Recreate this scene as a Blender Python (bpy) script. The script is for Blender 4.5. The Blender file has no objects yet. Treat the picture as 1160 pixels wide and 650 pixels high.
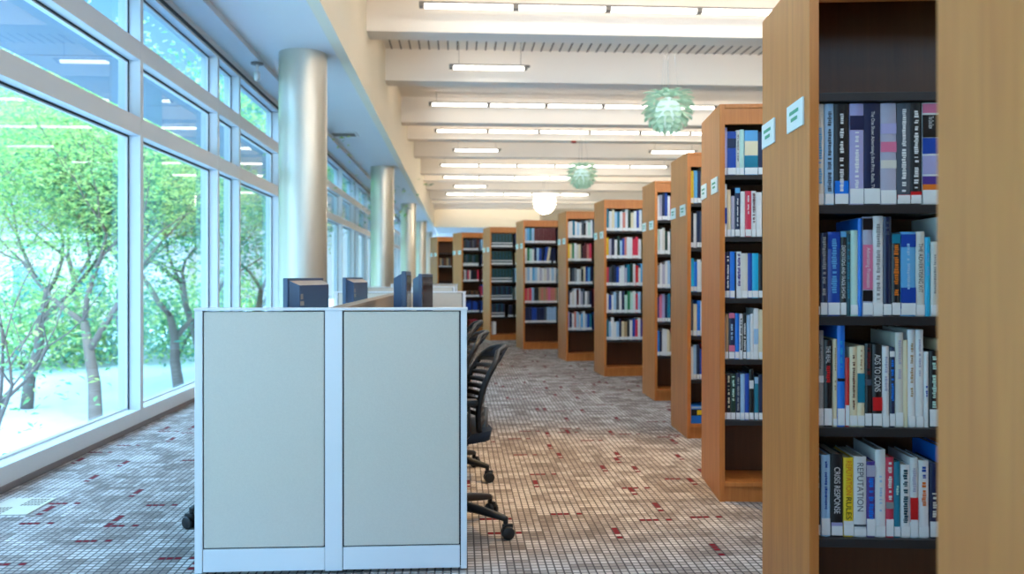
import bpy, bmesh, math, random
from mathutils import Vector, Matrix, Euler

random.seed(11)
SC = bpy.context.scene
COL = SC.collection
F, CX, HY, HC = 950.0, 580.0, 312.5, 1.21      # focal length in px, image centre, horizon row, lens height
A = math.atan(0.063)                            # the room is turned this much from the camera's axis
rad = math.radians

def srgb(r, g, b):
    f = lambda c: (c / 255 / 12.92) if c / 255 <= 0.04045 else ((c / 255 + 0.055) / 1.055) ** 2.4
    return (f(r), f(g), f(b), 1.0)

def world_of(u, v, z=0.0):                      # room coordinates -> world
    return Vector((u * math.cos(A) - v * math.sin(A), u * math.sin(A) + v * math.cos(A), z))

def room_of(X, Y):
    return (X * math.cos(A) + Y * math.sin(A), -X * math.sin(A) + Y * math.cos(A))

# ------------------------------------------------------------------ materials
def new_mat(name):
    m = bpy.data.materials.new(name)
    m.use_nodes = True
    nt = m.node_tree
    return m, nt, nt.nodes['Principled BSDF']

def mat(name, col, rough=0.5, metal=0.0, spec=0.5, noise=0.0, nscale=20.0, emit=None, estr=0.0, bump=0.0):
    m, nt, b = new_mat(name)
    b.inputs['Base Color'].default_value = col
    b.inputs['Roughness'].default_value = rough
    b.inputs['Metallic'].default_value = metal
    b.inputs['Specular IOR Level'].default_value = spec
    if noise or bump:
        tc = nt.nodes.new('ShaderNodeTexCoord')
        n = nt.nodes.new('ShaderNodeTexNoise')
        n.inputs['Scale'].default_value = nscale
        n.inputs['Detail'].default_value = 4
        nt.links.new(tc.outputs['Object'], n.inputs['Vector'])
        if noise:
            mx = nt.nodes.new('ShaderNodeMix'); mx.data_type = 'RGBA'
            mx.inputs[6].default_value = tuple(c * (1 - noise) for c in col[:3]) + (1,)
            mx.inputs[7].default_value = tuple(min(1, c * (1 + noise)) for c in col[:3]) + (1,)
            nt.links.new(n.outputs['Fac'], mx.inputs[0])
            nt.links.new(mx.outputs[2], b.inputs['Base Color'])
        if bump:
            bp = nt.nodes.new('ShaderNodeBump'); bp.inputs['Strength'].default_value = bump
            bp.inputs['Distance'].default_value = 0.002
            nt.links.new(n.outputs['Fac'], bp.inputs['Height'])
            nt.links.new(bp.outputs['Normal'], b.inputs['Normal'])
    if emit:
        b.inputs['Emission Color'].default_value = emit
        b.inputs['Emission Strength'].default_value = estr
    return m

class NT:                                       # tiny node-graph helper
    def __init__(s, nt): s.nt = nt
    def math(s, op, a, b=None, c=None):
        n = s.nt.nodes.new('ShaderNodeMath'); n.operation = op
        for i, x in enumerate((a, b, c)):
            if x is None: continue
            if isinstance(x, (int, float)): n.inputs[i].default_value = x
            else: s.nt.links.new(x, n.inputs[i])
        return n.outputs[0]
    def white(s, x, y, w):
        cmb = s.nt.nodes.new('ShaderNodeCombineXYZ')
        for i, q in enumerate((x, y)):
            if isinstance(q, (int, float)): cmb.inputs[i].default_value = q
            else: s.nt.links.new(q, cmb.inputs[i])
        cmb.inputs[2].default_value = w
        n = s.nt.nodes.new('ShaderNodeTexWhiteNoise'); n.noise_dimensions = '3D'
        s.nt.links.new(cmb.outputs[0], n.inputs['Vector'])
        return n.outputs['Value']
    def mix(s, f, a, b):
        n = s.nt.nodes.new('ShaderNodeMix'); n.data_type = 'RGBA'
        for i, x in ((0, f), (6, a), (7, b)):
            if isinstance(x, (int, float, tuple)): n.inputs[i].default_value = x
            else: s.nt.links.new(x, n.inputs[i])
        return n.outputs[2]

def wood_mat(name, c1, c2, rough=0.42):
    m, nt, b = new_mat(name)
    tc = nt.nodes.new('ShaderNodeTexCoord'); mp = nt.nodes.new('ShaderNodeMapping')
    mp.inputs['Scale'].default_value = (14, 14, 0.9)
    n = nt.nodes.new('ShaderNodeTexNoise'); n.inputs['Scale'].default_value = 2.2
    n.inputs['Detail'].default_value = 6; n.inputs['Distortion'].default_value = 0.6
    mp2 = nt.nodes.new('ShaderNodeMapping'); mp2.inputs['Scale'].default_value = (120, 120, 3)
    n2 = nt.nodes.new('ShaderNodeTexNoise'); n2.inputs['Scale'].default_value = 2.0; n2.inputs['Detail'].default_value = 3
    nt.links.new(tc.outputs['Object'], mp.inputs['Vector']); nt.links.new(mp.outputs[0], n.inputs['Vector'])
    nt.links.new(tc.outputs['Object'], mp2.inputs['Vector']); nt.links.new(mp2.outputs[0], n2.inputs['Vector'])
    h = NT(nt)
    f = h.math('ADD', h.math('MULTIPLY', n.outputs['Fac'], 0.75), h.math('MULTIPLY', n2.outputs['Fac'], 0.25))
    r = nt.nodes.new('ShaderNodeValToRGB')
    r.color_ramp.elements[0].position = 0.25; r.color_ramp.elements[0].color = c1
    r.color_ramp.elements[1].position = 0.75; r.color_ramp.elements[1].color = c2
    nt.links.new(f, r.inputs[0]); nt.links.new(r.outputs[0], b.inputs['Base Color'])
    b.inputs['Roughness'].default_value = rough
    return m

def carpet_mat():
    m, nt, b = new_mat('mosaic_carpet')
    h = NT(nt)
    tc = nt.nodes.new('ShaderNodeTexCoord'); sp = nt.nodes.new('ShaderNodeSeparateXYZ')
    nt.links.new(tc.outputs['Object'], sp.inputs[0])
    S = 0.033
    x = h.math('DIVIDE', sp.outputs[0], S); y = h.math('DIVIDE', sp.outputs[1], S)
    ix = h.math('FLOOR', x); iy = h.math('FLOOR', y)
    fx = h.math('SUBTRACT', x, ix); fy = h.math('SUBTRACT', y, iy)
    # dark gaps between the tufts
    gx = h.math('MINIMUM', fx, h.math('SUBTRACT', 1.0, fx)); gy = h.math('MINIMUM', fy, h.math('SUBTRACT', 1.0, fy))
    g = h.math('MINIMUM', gx, gy)
    inside = nt.nodes.new('ShaderNodeMapRange'); inside.interpolation_type = 'SMOOTHSTEP'
    inside.inputs[1].default_value = 0.03; inside.inputs[2].default_value = 0.17
    nt.links.new(g, inside.inputs[0])
    # tone of rectangular patches and of single squares
    bx = h.math('FLOOR', h.math('DIVIDE', ix, 3.0)); by = h.math('FLOOR', h.math('DIVIDE', iy, 4.0))
    p1 = h.white(bx, by, 1.0)
    cx = h.math('FLOOR', h.math('DIVIDE', h.math('ADD', ix, 1.0), 5.0)); cy = h.math('FLOOR', h.math('DIVIDE', h.math('ADD', iy, 2.0), 2.0))
    p2 = h.white(cx, cy, 2.0)
    p3 = h.white(ix, iy, 3.0)
    tone = h.math('ADD', h.math('ADD', h.math('MULTIPLY', p1, 0.45), h.math('MULTIPLY', p2, 0.4)), h.math('MULTIPLY', p3, 0.25))
    ramp = nt.nodes.new('ShaderNodeValToRGB')
    e = ramp.color_ramp.elements
    e[0].position = 0.2; e[0].color = CARPET_DARK
    e[1].position = 0.85; e[1].color = CARPET_LIGHT
    q = ramp.color_ramp.elements.new(0.5); q.color = CARPET_MID
    nt.links.new(tone, ramp.inputs[0])
    # maroon dashes lying across, and upright maroon blocks
    def accents(W, H, seed, across, prob, ox, oy):
        mx = h.math('FLOOR', h.math('DIVIDE', h.math('ADD', ix, ox), W)); my = h.math('FLOOR', h.math('DIVIDE', h.math('ADD', iy, oy), H))
        lx = h.math('SUBTRACT', h.math('ADD', ix, ox), h.math('MULTIPLY', mx, W)); ly = h.math('SUBTRACT', h.math('ADD', iy, oy), h.math('MULTIPLY', my, H))
        have = h.math('LESS_THAN', h.white(mx, my, seed), prob)
        n0 = 5 if across else 1; n1 = 1 if across else 5
        x0 = h.math('FLOOR', h.math('MULTIPLY', h.white(mx, my, seed + 1), W - n0 + 0.999)); y0 = h.math('FLOOR', h.math('MULTIPLY', h.white(mx, my, seed + 2), H - n1 + 0.999))
        dx = h.math('SUBTRACT', lx, x0); dy = h.math('SUBTRACT', ly, y0)
        inx = h.math('MULTIPLY', h.math('GREATER_THAN', dx, -0.5), h.math('LESS_THAN', dx, n0 - 0.5))
        iny = h.math('MULTIPLY', h.math('GREATER_THAN', dy, -0.5), h.math('LESS_THAN', dy, n1 - 0.5))
        gap = h.math('GREATER_THAN', h.math('ABSOLUTE', h.math('SUBTRACT', dx if across else dy, 3.0 if across else 1.0)), 0.5)
        return h.math('MULTIPLY', h.math('MULTIPLY', have, gap), h.math('MULTIPLY', inx, iny))
    red = h.math('MAXIMUM', accents(11.0, 9.0, 11.0, True, 0.42, 0.0, 0.0), accents(9.0, 12.0, 21.0, False, 0.38, 4.0, 5.0))
    c = h.mix(red, ramp.outputs[0], srgb(122, 30, 42))
    c = h.mix(inside.outputs[0], CARPET_GAP, c)
    nt.links.new(c, b.inputs['Base Color'])
    b.inputs['Roughness'].default_value = 0.95; b.inputs['Specular IOR Level'].default_value = 0.1
    bp = nt.nodes.new('ShaderNodeBump'); bp.inputs['Strength'].default_value = 0.5; bp.inputs['Distance'].default_value = 0.003
    nt.links.new(inside.outputs[0], bp.inputs['Height']); nt.links.new(bp.outputs['Normal'], b.inputs['Normal'])
    return m

CARPET_DARK, CARPET_MID, CARPET_LIGHT, CARPET_GAP = srgb(136, 126, 120), srgb(168, 158, 152), srgb(206, 199, 195), srgb(92, 86, 86)

def glass_mat():
    m = bpy.data.materials.new('window_glass'); m.use_nodes = True
    nt = m.node_tree; nt.nodes.clear()
    out = nt.nodes.new('ShaderNodeOutputMaterial'); tr = nt.nodes.new('ShaderNodeBsdfTransparent'); gl = nt.nodes.new('ShaderNodeBsdfGlossy')
    tr.inputs[0].default_value = (0.72, 0.91, 0.98, 1); gl.inputs[0].default_value = (0.8, 0.95, 1, 1); gl.inputs['Roughness'].default_value = 0.0
    fr = nt.nodes.new('ShaderNodeFresnel'); fr.inputs[0].default_value = 1.5
    mx = nt.nodes.new('ShaderNodeMixShader')
    nt.links.new(fr.outputs[0], mx.inputs[0]); nt.links.new(tr.outputs[0], mx.inputs[1]); nt.links.new(gl.outputs[0], mx.inputs[2]); nt.links.new(mx.outputs[0], out.inputs[0])
    return m

def leaf_mat(name, col, trans):
    m = bpy.data.materials.new(name); m.use_nodes = True
    nt = m.node_tree; nt.nodes.clear(); h = NT(nt)
    out = nt.nodes.new('ShaderNodeOutputMaterial'); d = nt.nodes.new('ShaderNodeBsdfDiffuse'); t = nt.nodes.new('ShaderNodeBsdfTranslucent')
    tc = nt.nodes.new('ShaderNodeTexCoord'); n = nt.nodes.new('ShaderNodeTexNoise'); n.inputs['Scale'].default_value = 1.3
    nt.links.new(tc.outputs['Object'], n.inputs['Vector'])
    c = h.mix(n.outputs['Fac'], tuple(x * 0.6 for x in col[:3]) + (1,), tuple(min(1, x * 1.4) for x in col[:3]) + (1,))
    nt.links.new(c, d.inputs[0]); nt.links.new(c, t.inputs[0])
    mx = nt.nodes.new('ShaderNodeMixShader'); mx.inputs[0].default_value = trans
    nt.links.new(d.outputs[0], mx.inputs[1]); nt.links.new(t.outputs[0], mx.inputs[2]); nt.links.new(mx.outputs[0], out.inputs[0])
    return m

M = {}
M['carpet'] = carpet_mat()
M['wood'] = wood_mat('honey_wood', srgb(182, 102, 44), srgb(214, 136, 68))
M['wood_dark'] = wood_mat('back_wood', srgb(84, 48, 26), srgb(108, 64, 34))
M['shelf'] = mat('black_shelf', srgb(38, 36, 38), 0.45)
M['ceil'] = mat('ceiling_paint', srgb(240, 230, 218), 0.8, noise=0.02, nscale=3)
M['beam'] = mat('beam_paint', srgb(240, 232, 222), 0.75, noise=0.015, nscale=2)
M['soffit'] = mat('soffit_paint', srgb(226, 228, 232), 0.7, noise=0.015, nscale=2)
M['wall'] = mat('wall_paint', srgb(238, 228, 208), 0.8, noise=0.02, nscale=2)
M['groove'] = mat('ceiling_groove', srgb(120, 112, 105), 0.8, noise=0.05)
M['mullion'] = mat('aluminium_mullion', srgb(204, 208, 212), 0.45, metal=0.0, noise=0.02, nscale=8)
M['gasket'] = mat('black_gasket', srgb(30, 36, 46), 0.5, noise=0.05)
M['glass'] = glass_mat()
M['column'] = mat('champagne_column', srgb(204, 198, 186), 0.34, metal=0.65, noise=0.03, nscale=1.5)
M['fabric'] = mat('beige_panel_fabric', srgb(214, 206, 194), 0.95, spec=0.1, noise=0.06, nscale=160, bump=0.25)
M['white_metal'] = mat('white_panel_metal', srgb(230, 232, 236), 0.35, noise=0.01, nscale=5)
M['dark_gap'] = mat('dark_seam', srgb(34, 32, 44), 0.7, noise=0.05)
M['laminate'] = mat('grey_laminate', srgb(190, 184, 174), 0.5, noise=0.03, nscale=30)
M['spine_side'] = mat('tan_spine', srgb(150, 136, 120), 0.6, noise=0.04, nscale=10)
M['black'] = mat('black_plastic', srgb(24, 24, 27), 0.42, noise=0.08, nscale=40)
M['mesh_seat'] = mat('navy_seat_fabric', srgb(22, 32, 48), 0.8, noise=0.1, nscale=120)
M['grey_metal'] = mat('grey_metal', srgb(120, 118, 116), 0.35, metal=0.6, noise=0.03)
M['chrome'] = mat('chrome', srgb(205, 205, 208), 0.2, metal=0.9, noise=0.02)
M['monitor'] = mat('monitor_shell', srgb(62, 84, 116), 0.3, noise=0.04, nscale=10)
M['screen'] = mat('dark_screen', srgb(20, 20, 22), 0.12, noise=0.02)
M['monitor_grey'] = mat('monitor_bevel', srgb(160, 150, 142), 0.4, noise=0.03)
M['tube'] = mat('lamp_tube', (1, 1, 1, 1), 0.5, noise=0.01, emit=(1.0, 0.93, 0.83, 1), estr=3.2)
M['fixture'] = mat('fixture_metal', srgb(120, 116, 112), 0.5, noise=0.03)
M['green_glass'] = None
M['label'] = mat('call_label', srgb(232, 234, 236), 0.6, noise=0.03, nscale=60)
M['pages'] = mat('book_pages', srgb(226, 220, 206), 0.8, noise=0.08, nscale=200)
M['sign'] = mat('sign_card', srgb(224, 234, 240), 0.3, noise=0.02)
M['sign_ink'] = mat('green_sign_ink', srgb(90, 160, 130), 0.6, noise=0.03)
M['beige_plate'] = mat('beige_floor_plate', srgb(196, 190, 174), 0.6, noise=0.04, nscale=40)
M['brown_hole'] = mat('brown_perforation', srgb(96, 80, 66), 0.8, noise=0.1)
M['red_alarm'] = mat('red_plastic', srgb(150, 52, 40), 0.45, noise=0.05)
M['bark'] = mat('tree_bark', srgb(112, 98, 92), 0.95, noise=0.25, nscale=6)
M['concrete'] = mat('pale_paving', srgb(204, 206, 212), 0.9, noise=0.05, nscale=0.6)
M['lawn'] = mat('pale_lawn', srgb(150, 178, 110), 0.95, noise=0.2, nscale=0.8)
M['bldg'] = mat('lavender_brick', srgb(196, 178, 182), 0.9, noise=0.08, nscale=3)
M['bldg_glass'] = mat('dark_window', srgb(110, 130, 150), 0.2, noise=0.03)

def artichoke_mat(name, col, e, es):
    m = bpy.data.materials.new(name); m.use_nodes = True
    nt = m.node_tree; b = nt.nodes['Principled BSDF']
    b.inputs['Base Color'].default_value = col; b.inputs['Roughness'].default_value = 0.25
    b.inputs['Emission Color'].default_value = e; b.inputs['Emission Strength'].default_value = es
    t = nt.nodes.new('ShaderNodeBsdfTranslucent'); t.inputs[0].default_value = col
    mx = nt.nodes.new('ShaderNodeMixShader'); mx.inputs[0].default_value = 0.4
    out = nt.nodes['Material Output']
    tc = nt.nodes.new('ShaderNodeTexCoord'); n = nt.nodes.new('ShaderNodeTexNoise'); n.inputs['Scale'].default_value = 5
    h = NT(nt); nt.links.new(tc.outputs['Object'], n.inputs['Vector'])
    nt.links.new(h.mix(n.outputs['Fac'], tuple(x * .9 for x in col[:3]) + (1,), col), b.inputs['Base Color'])
    nt.links.new(b.outputs[0], mx.inputs[1]); nt.links.new(t.outputs[0], mx.inputs[2]); nt.links.new(mx.outputs[0], out.inputs[0])
    return m
M['green_glass'] = artichoke_mat('green_frosted_glass', srgb(216, 240, 224), (0.7, 1, 0.88, 1), 0.02)  # slight glow put in to lighten the unlit glass
M['lit_glass'] = artichoke_mat('lit_white_glass', srgb(250, 248, 240), (1, 0.96, 0.86, 1), 2.5)
M['pale_core'] = mat('pale_lamp_core', srgb(205, 228, 226), 0.4, noise=0.02, emit=(0.85, 1, 1, 1), estr=0.25)  # core of the unlit pendants, given a faint glow to lighten them

BOOKC = {
 'white': (226, 228, 230), 'offwhite': (214, 212, 204), 'cream': (226, 214, 180), 'grey': (150, 152, 154), 'black': (22, 22, 26), 'navy': (24, 34, 72), 'royal blue': (24, 70, 168),
 'bright blue': (24, 120, 226), 'sky blue': (96, 172, 224), 'pale blue': (160, 198, 230), 'cyan': (30, 176, 222), 'teal': (24, 122, 150), 'dark teal': (16, 70, 86), 'mint': (188, 224, 214),
 'lavender': (168, 166, 212), 'purple': (78, 56, 140), 'pink': (216, 118, 154), 'rose': (212, 56, 84), 'red': (206, 34, 38), 'maroon': (96, 30, 34), 'brown': (104, 68, 48), 'tan': (176, 150, 112),
 'yellow': (240, 206, 40), 'orange': (222, 118, 40), 'green': (40, 128, 80), 'dark green': (24, 56, 44), 'lilac grey': (176, 176, 198), 'salmon': (206, 128, 116), 'slate': (74, 84, 98)}
BM = {}
def bookmat(c):
    if c not in BM:
        BM[c] = mat('cover_' + c.replace(' ', '_'), srgb(*BOOKC[c]), 0.32, noise=0.05, nscale=14)
    return BM[c]

# ------------------------------------------------------------------ mesh helper
class MB:
    def __init__(s): s.v = []; s.f = []; s.mi = []; s.sm = []
    def add(s, vs, fs, mi=0, smooth=False, T=None):
        o = len(s.v)
        for p in vs:
            p = Vector(p)
            s.v.append(tuple(T @ p) if T is not None else tuple(p))
        for f in fs:
            s.f.append(tuple(o + i for i in f)); s.mi.append(mi); s.sm.append(smooth)
        return s
    def box(s, x0, x1, y0, y1, z0, z1, mi=0, T=None):
        vs = [(x, y, z) for x in (x0, x1) for y in (y0, y1) for z in (z0, z1)]
        return s.add(vs, [(0, 1, 3, 2), (4, 6, 7, 5), (0, 4, 5, 1), (2, 3, 7, 6), (0, 2, 6, 4), (1, 5, 7, 3)], mi, False, T)
    def bbox(s, x0, x1, y0, y1, z0, z1, b=0.003, mi=0, T=None):      # box with its edges broken
        bm = bmesh.new()
        bmesh.ops.create_cube(bm, size=1.0)
        for p in bm.verts:
            p.co = Vector(((x0 + x1) / 2 + p.co.x * (x1 - x0), (y0 + y1) / 2 + p.co.y * (y1 - y0), (z0 + z1) / 2 + p.co.z * (z1 - z0)))
        b = min(b, 0.45 * min(x1 - x0, y1 - y0, z1 - z0))
        bmesh.ops.bevel(bm, geom=bm.edges[:], offset=b, segments=2, profile=0.7, affect='EDGES')
        bm.verts.index_update()
        s.add([p.co for p in bm.verts], [[q.index for q in f.verts] for f in bm.faces], mi, False, T)
        bm.free(); return s
    def tube(s, pts, r, n=8, mi=0, T=None, cap=True):
        pts = [Vector(p) for p in pts]
        rs = r if isinstance(r, (list, tuple)) else [r] * len(pts)
        vs, fs = [], []
        up = None
        for i, p in enumerate(pts):
            d = (pts[min(i + 1, len(pts) - 1)] - pts[max(i - 1, 0)]).normalized()
            if up is None:
                up = Vector((0, 0, 1)) if abs(d.z) < 0.9 else Vector((1, 0, 0))
            a = d.cross(up).normalized(); c = a.cross(d).normalized(); up = c
            for k in range(n):
                t = 2 * math.pi * k / n
                vs.append(p + (a * math.cos(t) + c * math.sin(t)) * rs[i])
        for i in range(len(pts) - 1):
            for k in range(n):
                fs.append((i * n + k, i * n + (k + 1) % n, (i + 1) * n + (k + 1) % n, (i + 1) * n + k))
        if cap:
            fs.append(tuple(range(n - 1, -1, -1))); fs.append(tuple((len(pts) - 1) * n + k for k in range(n)))
        return s.add(vs, fs, mi, True, T)
    def lathe(s, prof, n=24, mi=0, T=None, smooth=True):
        vs, fs = [], []
        for r, z in prof:
            for k in range(n):
                t = 2 * math.pi * k / n
                vs.append((r * math.cos(t), r * math.sin(t), z))
        for i in range(len(prof) - 1):
            for k in range(n):
                fs.append((i * n + k, i * n + (k + 1) % n, (i + 1) * n + (k + 1) % n, (i + 1) * n + k))
        return s.add(vs, fs, mi, smooth, T)
    def mesh(s, name, mats):
        me = bpy.data.meshes.new(name)
        me.from_pydata(s.v, [], s.f)
        for m in (mats if isinstance(mats, (list, tuple)) else [mats]): me.materials.append(m)
        me.polygons.foreach_set('material_index', s.mi); me.polygons.foreach_set('use_smooth', s.sm)
        me.update(); return me
    def build(s, name, mats, parent=None):
        o = bpy.data.objects.new(name, s.mesh(name, mats)); COL.objects.link(o)
        if parent is not None: o.parent = parent
        return o

def tag(o, label=None, cat=None, group=None, kind=None):
    if label: o['label'] = label
    if cat: o['category'] = cat
    if group: o['group'] = group
    if kind: o['kind'] = kind
    return o
def empty(name, loc=(0, 0, 0), rz=0.0):
    o = bpy.data.objects.new(name, None); COL.objects.link(o)
    o.location = loc; o.rotation_euler = (0, 0, rz); o.empty_display_size = 0.1
    return o
def in_room(o):                                 # mesh drawn in room coordinates
    o.rotation_euler = (0, 0, A); return o
def struct(name, mb, mats):
    return tag(in_room(mb.build(name, mats)), kind='structure')
def copy_tree(o, parent=None):
    c = o.copy(); COL.objects.link(c)
    if parent is not None: c.parent = parent
    for ch in list(o.children): copy_tree(ch, c)
    return c

# ------------------------------------------------------------------ room shell
U_F, U_B, Z_S, Z_C = -2.553, -1.26, 3.70, 5.10   # facade, bulkhead, soffit height, main ceiling height
V0, V1, U_R = -5.0, 54.0, 13.0
V_END = 43.0
struct('floor', MB().box(U_F - 0.02, U_R, V0, V1, -0.2, 0), M['carpet'])
struct('ceiling', MB().box(U_B, U_R, V0, V_END, Z_C, Z_C + 0.25), M['ceil'])
m = MB()                                         # slatted ceiling between the beams: narrow dark grooves
for k in range(int((U_R - U_B) / 0.16)):
    u = U_B + 0.1 + 0.16 * k
    m.box(u, u + 0.022, 12.0, 14.5, Z_C - 0.012, Z_C - 0.002)
struct('ceiling_groove', m, M['groove'])
struct('soffit', MB().box(U_F - 0.25, U_B - 0.12, V0, V1, Z_S, Z_S + 0.15), M['soffit'])
struct('bulkhead', MB().box(U_B - 0.12, U_B, V0, V_END, Z_S, Z_C + 0.1), M['wall'])
m = MB(); m.box(U_F - 0.25, U_F + 0.30, V0, V1, 3.635, Z_S); m.box(U_F - 0.25, U_F + 0.02, V0, V1, 3.585, 3.635)
struct('trim_1', m, M['mullion'])
struct('trim_3', MB().box(U_F - 0.2, U_F + 0.012, V0, V1, 3.555, 3.585), M['gasket'])
struct('roof', MB().box(U_F - 0.25, U_R + 0.3, V0 - 0.3, V1 + 0.3, Z_C + 0.25, Z_C + 0.5), M['concrete'])
m = MB(); m.box(U_R, U_R + 0.2, V0, V1, 0, Z_C)
struct('wall_right', m, M['wall'])
m = MB(); m.box(U_F, U_R, V0 - 0.2, V0, 0, 0.3); m.box(U_F, U_R, V0 - 0.2, V0, 4.3, Z_C)
struct('wall_rear', m, M['wall'])
for k in range(7):                               # window bays behind the camera
    x = U_F + 2.2 * k; w = empty('window_%d' % (60 + k)); w.rotation_euler = (0, 0, A); tag(w, kind='structure')
    m = MB(); m.bbox(x, x + .08, V0 - .15, V0, .3, 4.3, .004); m.bbox(x + .08, x + 2.2, V0 - .15, V0, 2.4, 2.5, .004); m.build('frame', M['mullion'], w)
    for z0, z1 in ((.3, 2.4), (2.5, 4.3)):
        p = MB(); p.add([(x + .07, V0 - .08, z0), (x + 2.21, V0 - .08, z0), (x + 2.21, V0 - .08, z1), (x + .07, V0 - .08, z1)], [(0, 1, 2, 3)]); p.build('pane', M['glass'], w)
# far end: deep cream bulkhead over a lower room, grey return behind it
U_E = room_of(32.0 / F * V_END, V_END)[0]
struct('wall_far_bulkhead', MB().box(U_B, U_E, V_END, V_END + 0.2, Z_S, Z_C), M['wall'])
struct('wall_far_return', MB().box(U_E, U_R, V_END + 2.6, V_END + 2.8, 0, Z_C), M['wall'])
struct('ceiling_far', MB().box(U_B, U_E + 0.2, V_END + 0.2, V1, Z_S, Z_S + 0.15), M['soffit'])
struct('ceiling_far_side', MB().box(U_E, U_R, V_END, V_END + 2.9, Z_C, Z_C + 0.2), M['ceil'])
struct('wall_far', MB().box(U_B - 0.3, U_E + 0.4, V1 - 0.2, V1, 0, Z_S), M['wall'])

FILL_POWER = 36
BEAMS = [2.6, 5.5, 9.35, 11.6, 14.5, 18.4, 20.6, 23.6, 27.6, 29.6, 32.6, 36.6, 38.6, 41.5]
def beam_v(Y): return (Y + 0.063 * 0.0) / 1.0
for Y in BEAMS:
    v = Y * 1.0 - 0.06
    m = MB(); m.bbox(U_B - 0.02, U_R, v, v + 0.42, 4.55, Z_C + 0.02, 0.012)
    bo = struct('ceiling_beam', m, M['beam'])
    m = MB(); m.bbox(U_B + .1, U_R - .1, v + .42, v + .47, 4.70, 4.73, .004); m.build('fill_housing', M['fixture'], bo)  # made-up housing for the fill lamp, out of sight
    L = bpy.data.lights.new('fill_lamp', 'AREA'); L.shape = 'RECTANGLE'; L.size = 13.5; L.size_y = .05; L.energy = FILL_POWER; L.color = (1, .90, .76)  # unseen lamp added behind each beam to brighten the ceiling
    lo = bpy.data.objects.new('fill_lamp', L); COL.objects.link(lo); lo.parent = bo; lo.location = ((U_B + U_R) / 2, v + .45, 4.76)
    lo.rotation_euler = Vector((0, .75, .66)).to_track_quat('-Z', 'X').to_euler(); lo.rotation_euler = (rad(130), 0, 0)

# ------------------------------------------------------------------ facade
MUL = [-4.8, -2.65, -0.5, 0.4, 2.62, 4.79, 6.97, 9.13, 10.0, 12.12]
v = 12.12
while v < 50:
    for d in (2.15, 2.15, 2.15, 2.15, 0.87):
        v += d; MUL.append(v)
MUL = [x for x in MUL if x < 53]
D = 0.115                                        # depth of the mullions in front of the glass
wn = 0
for a, b in zip(MUL[:-1], MUL[1:]):
    wn += 1
    w = empty('window_%d' % wn); w.rotation_euler = (0, 0, A); tag(w, kind='structure')
    ug = U_F - D
    m = MB()
    m.bbox(ug - 0.06, U_F, b - 0.065, b, 0.0, 3.57, 0.004)                       # mullion on the far side of the bay
    for z0, z1 in ((0.0, 0.14), (2.335, 2.48), (2.94, 3.09), (3.53, 3.57)):
        m.bbox(ug - 0.06, U_F - 0.001, a, b - 0.065, z0, z1, 0.004)
    m.build('frame', M['mullion'], w)
    g = MB()
    for z0, z1 in ((0.14, 2.335), (2.48, 2.94), (3.09, 3.53)):
        t = 0.022
        g.box(ug - 0.004, ug + 0.02, a, a + t, z0, z1); g.box(ug - 0.004, ug + 0.02, b - 0.065 - t, b - 0.065, z0, z1)
        g.box(ug - 0.004, ug + 0.02, a + t, b - 0.065 - t, z1 - t, z1); g.box(ug - 0.004, ug + 0.01, a + t, b - 0.065 - t, z0, z0 + t * 0.6)
    g.build('sash', M['mullion'], w)
    k = MB()
    for z0, z1 in ((0.14, 2.335), (2.48, 2.94), (3.09, 3.53)):
        k.box(ug + 0.02, ug + 0.026, a, b - 0.065, z1 - 0.012, z1); k.box(ug + 0.02, ug + 0.026, b - 0.075, b - 0.065, z0, z1 - 0.012)
    k.build('gasket', M['gasket'], w)
    for z0, z1 in ((0.14, 2.335), (2.48, 2.94), (3.09, 3.53)):
        p = MB(); p.add([(ug + 0.003, a + 0.01, z0), (ug + 0.003, b - 0.075, z0), (ug + 0.003, b - 0.075, z1), (ug + 0.003, a + 0.01, z1)], [(0, 1, 2, 3)])
        p.build('pane', M['glass'], w)
m = MB()
for k in range(30): m.bbox(U_F - 1.0, U_F - 0.18, -5 + 2.0 * k, -5 + 2.0 * k + 1.98, 2.99, 3.06, 0.01)   # sun shade along the outside of the glass
struct('trim_2', m, mat('slate_sunshade', srgb(112, 128, 146), 0.7, noise=0.05))
struct('baseboard_left', MB().bbox(U_F, U_F + 0.012, V0, V1, 0, 0.035, 0.003), mat('base_strip', srgb(120, 112, 112), 0.6, noise=0.04))

# columns
def column(v, label):
    u = -1.75
    r = 0.265
    m = MB(); m.lathe([(r, 0), (r, Z_S + 0.01)], 64)
    c = tag(m.build('column', M['column']), kind='structure'); c.location = world_of(u, v)
    m2 = MB(); m2.lathe([(r + 0.006, 0), (r + 0.006, 0.1), (r, 0.105)], 48); m2.build('base_ring', M['grey_metal'], c)
for i, v in enumerate((-0.2, 9.55, 19.3, 29.1, 38.4, 47.8)): column(v, i)

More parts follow.
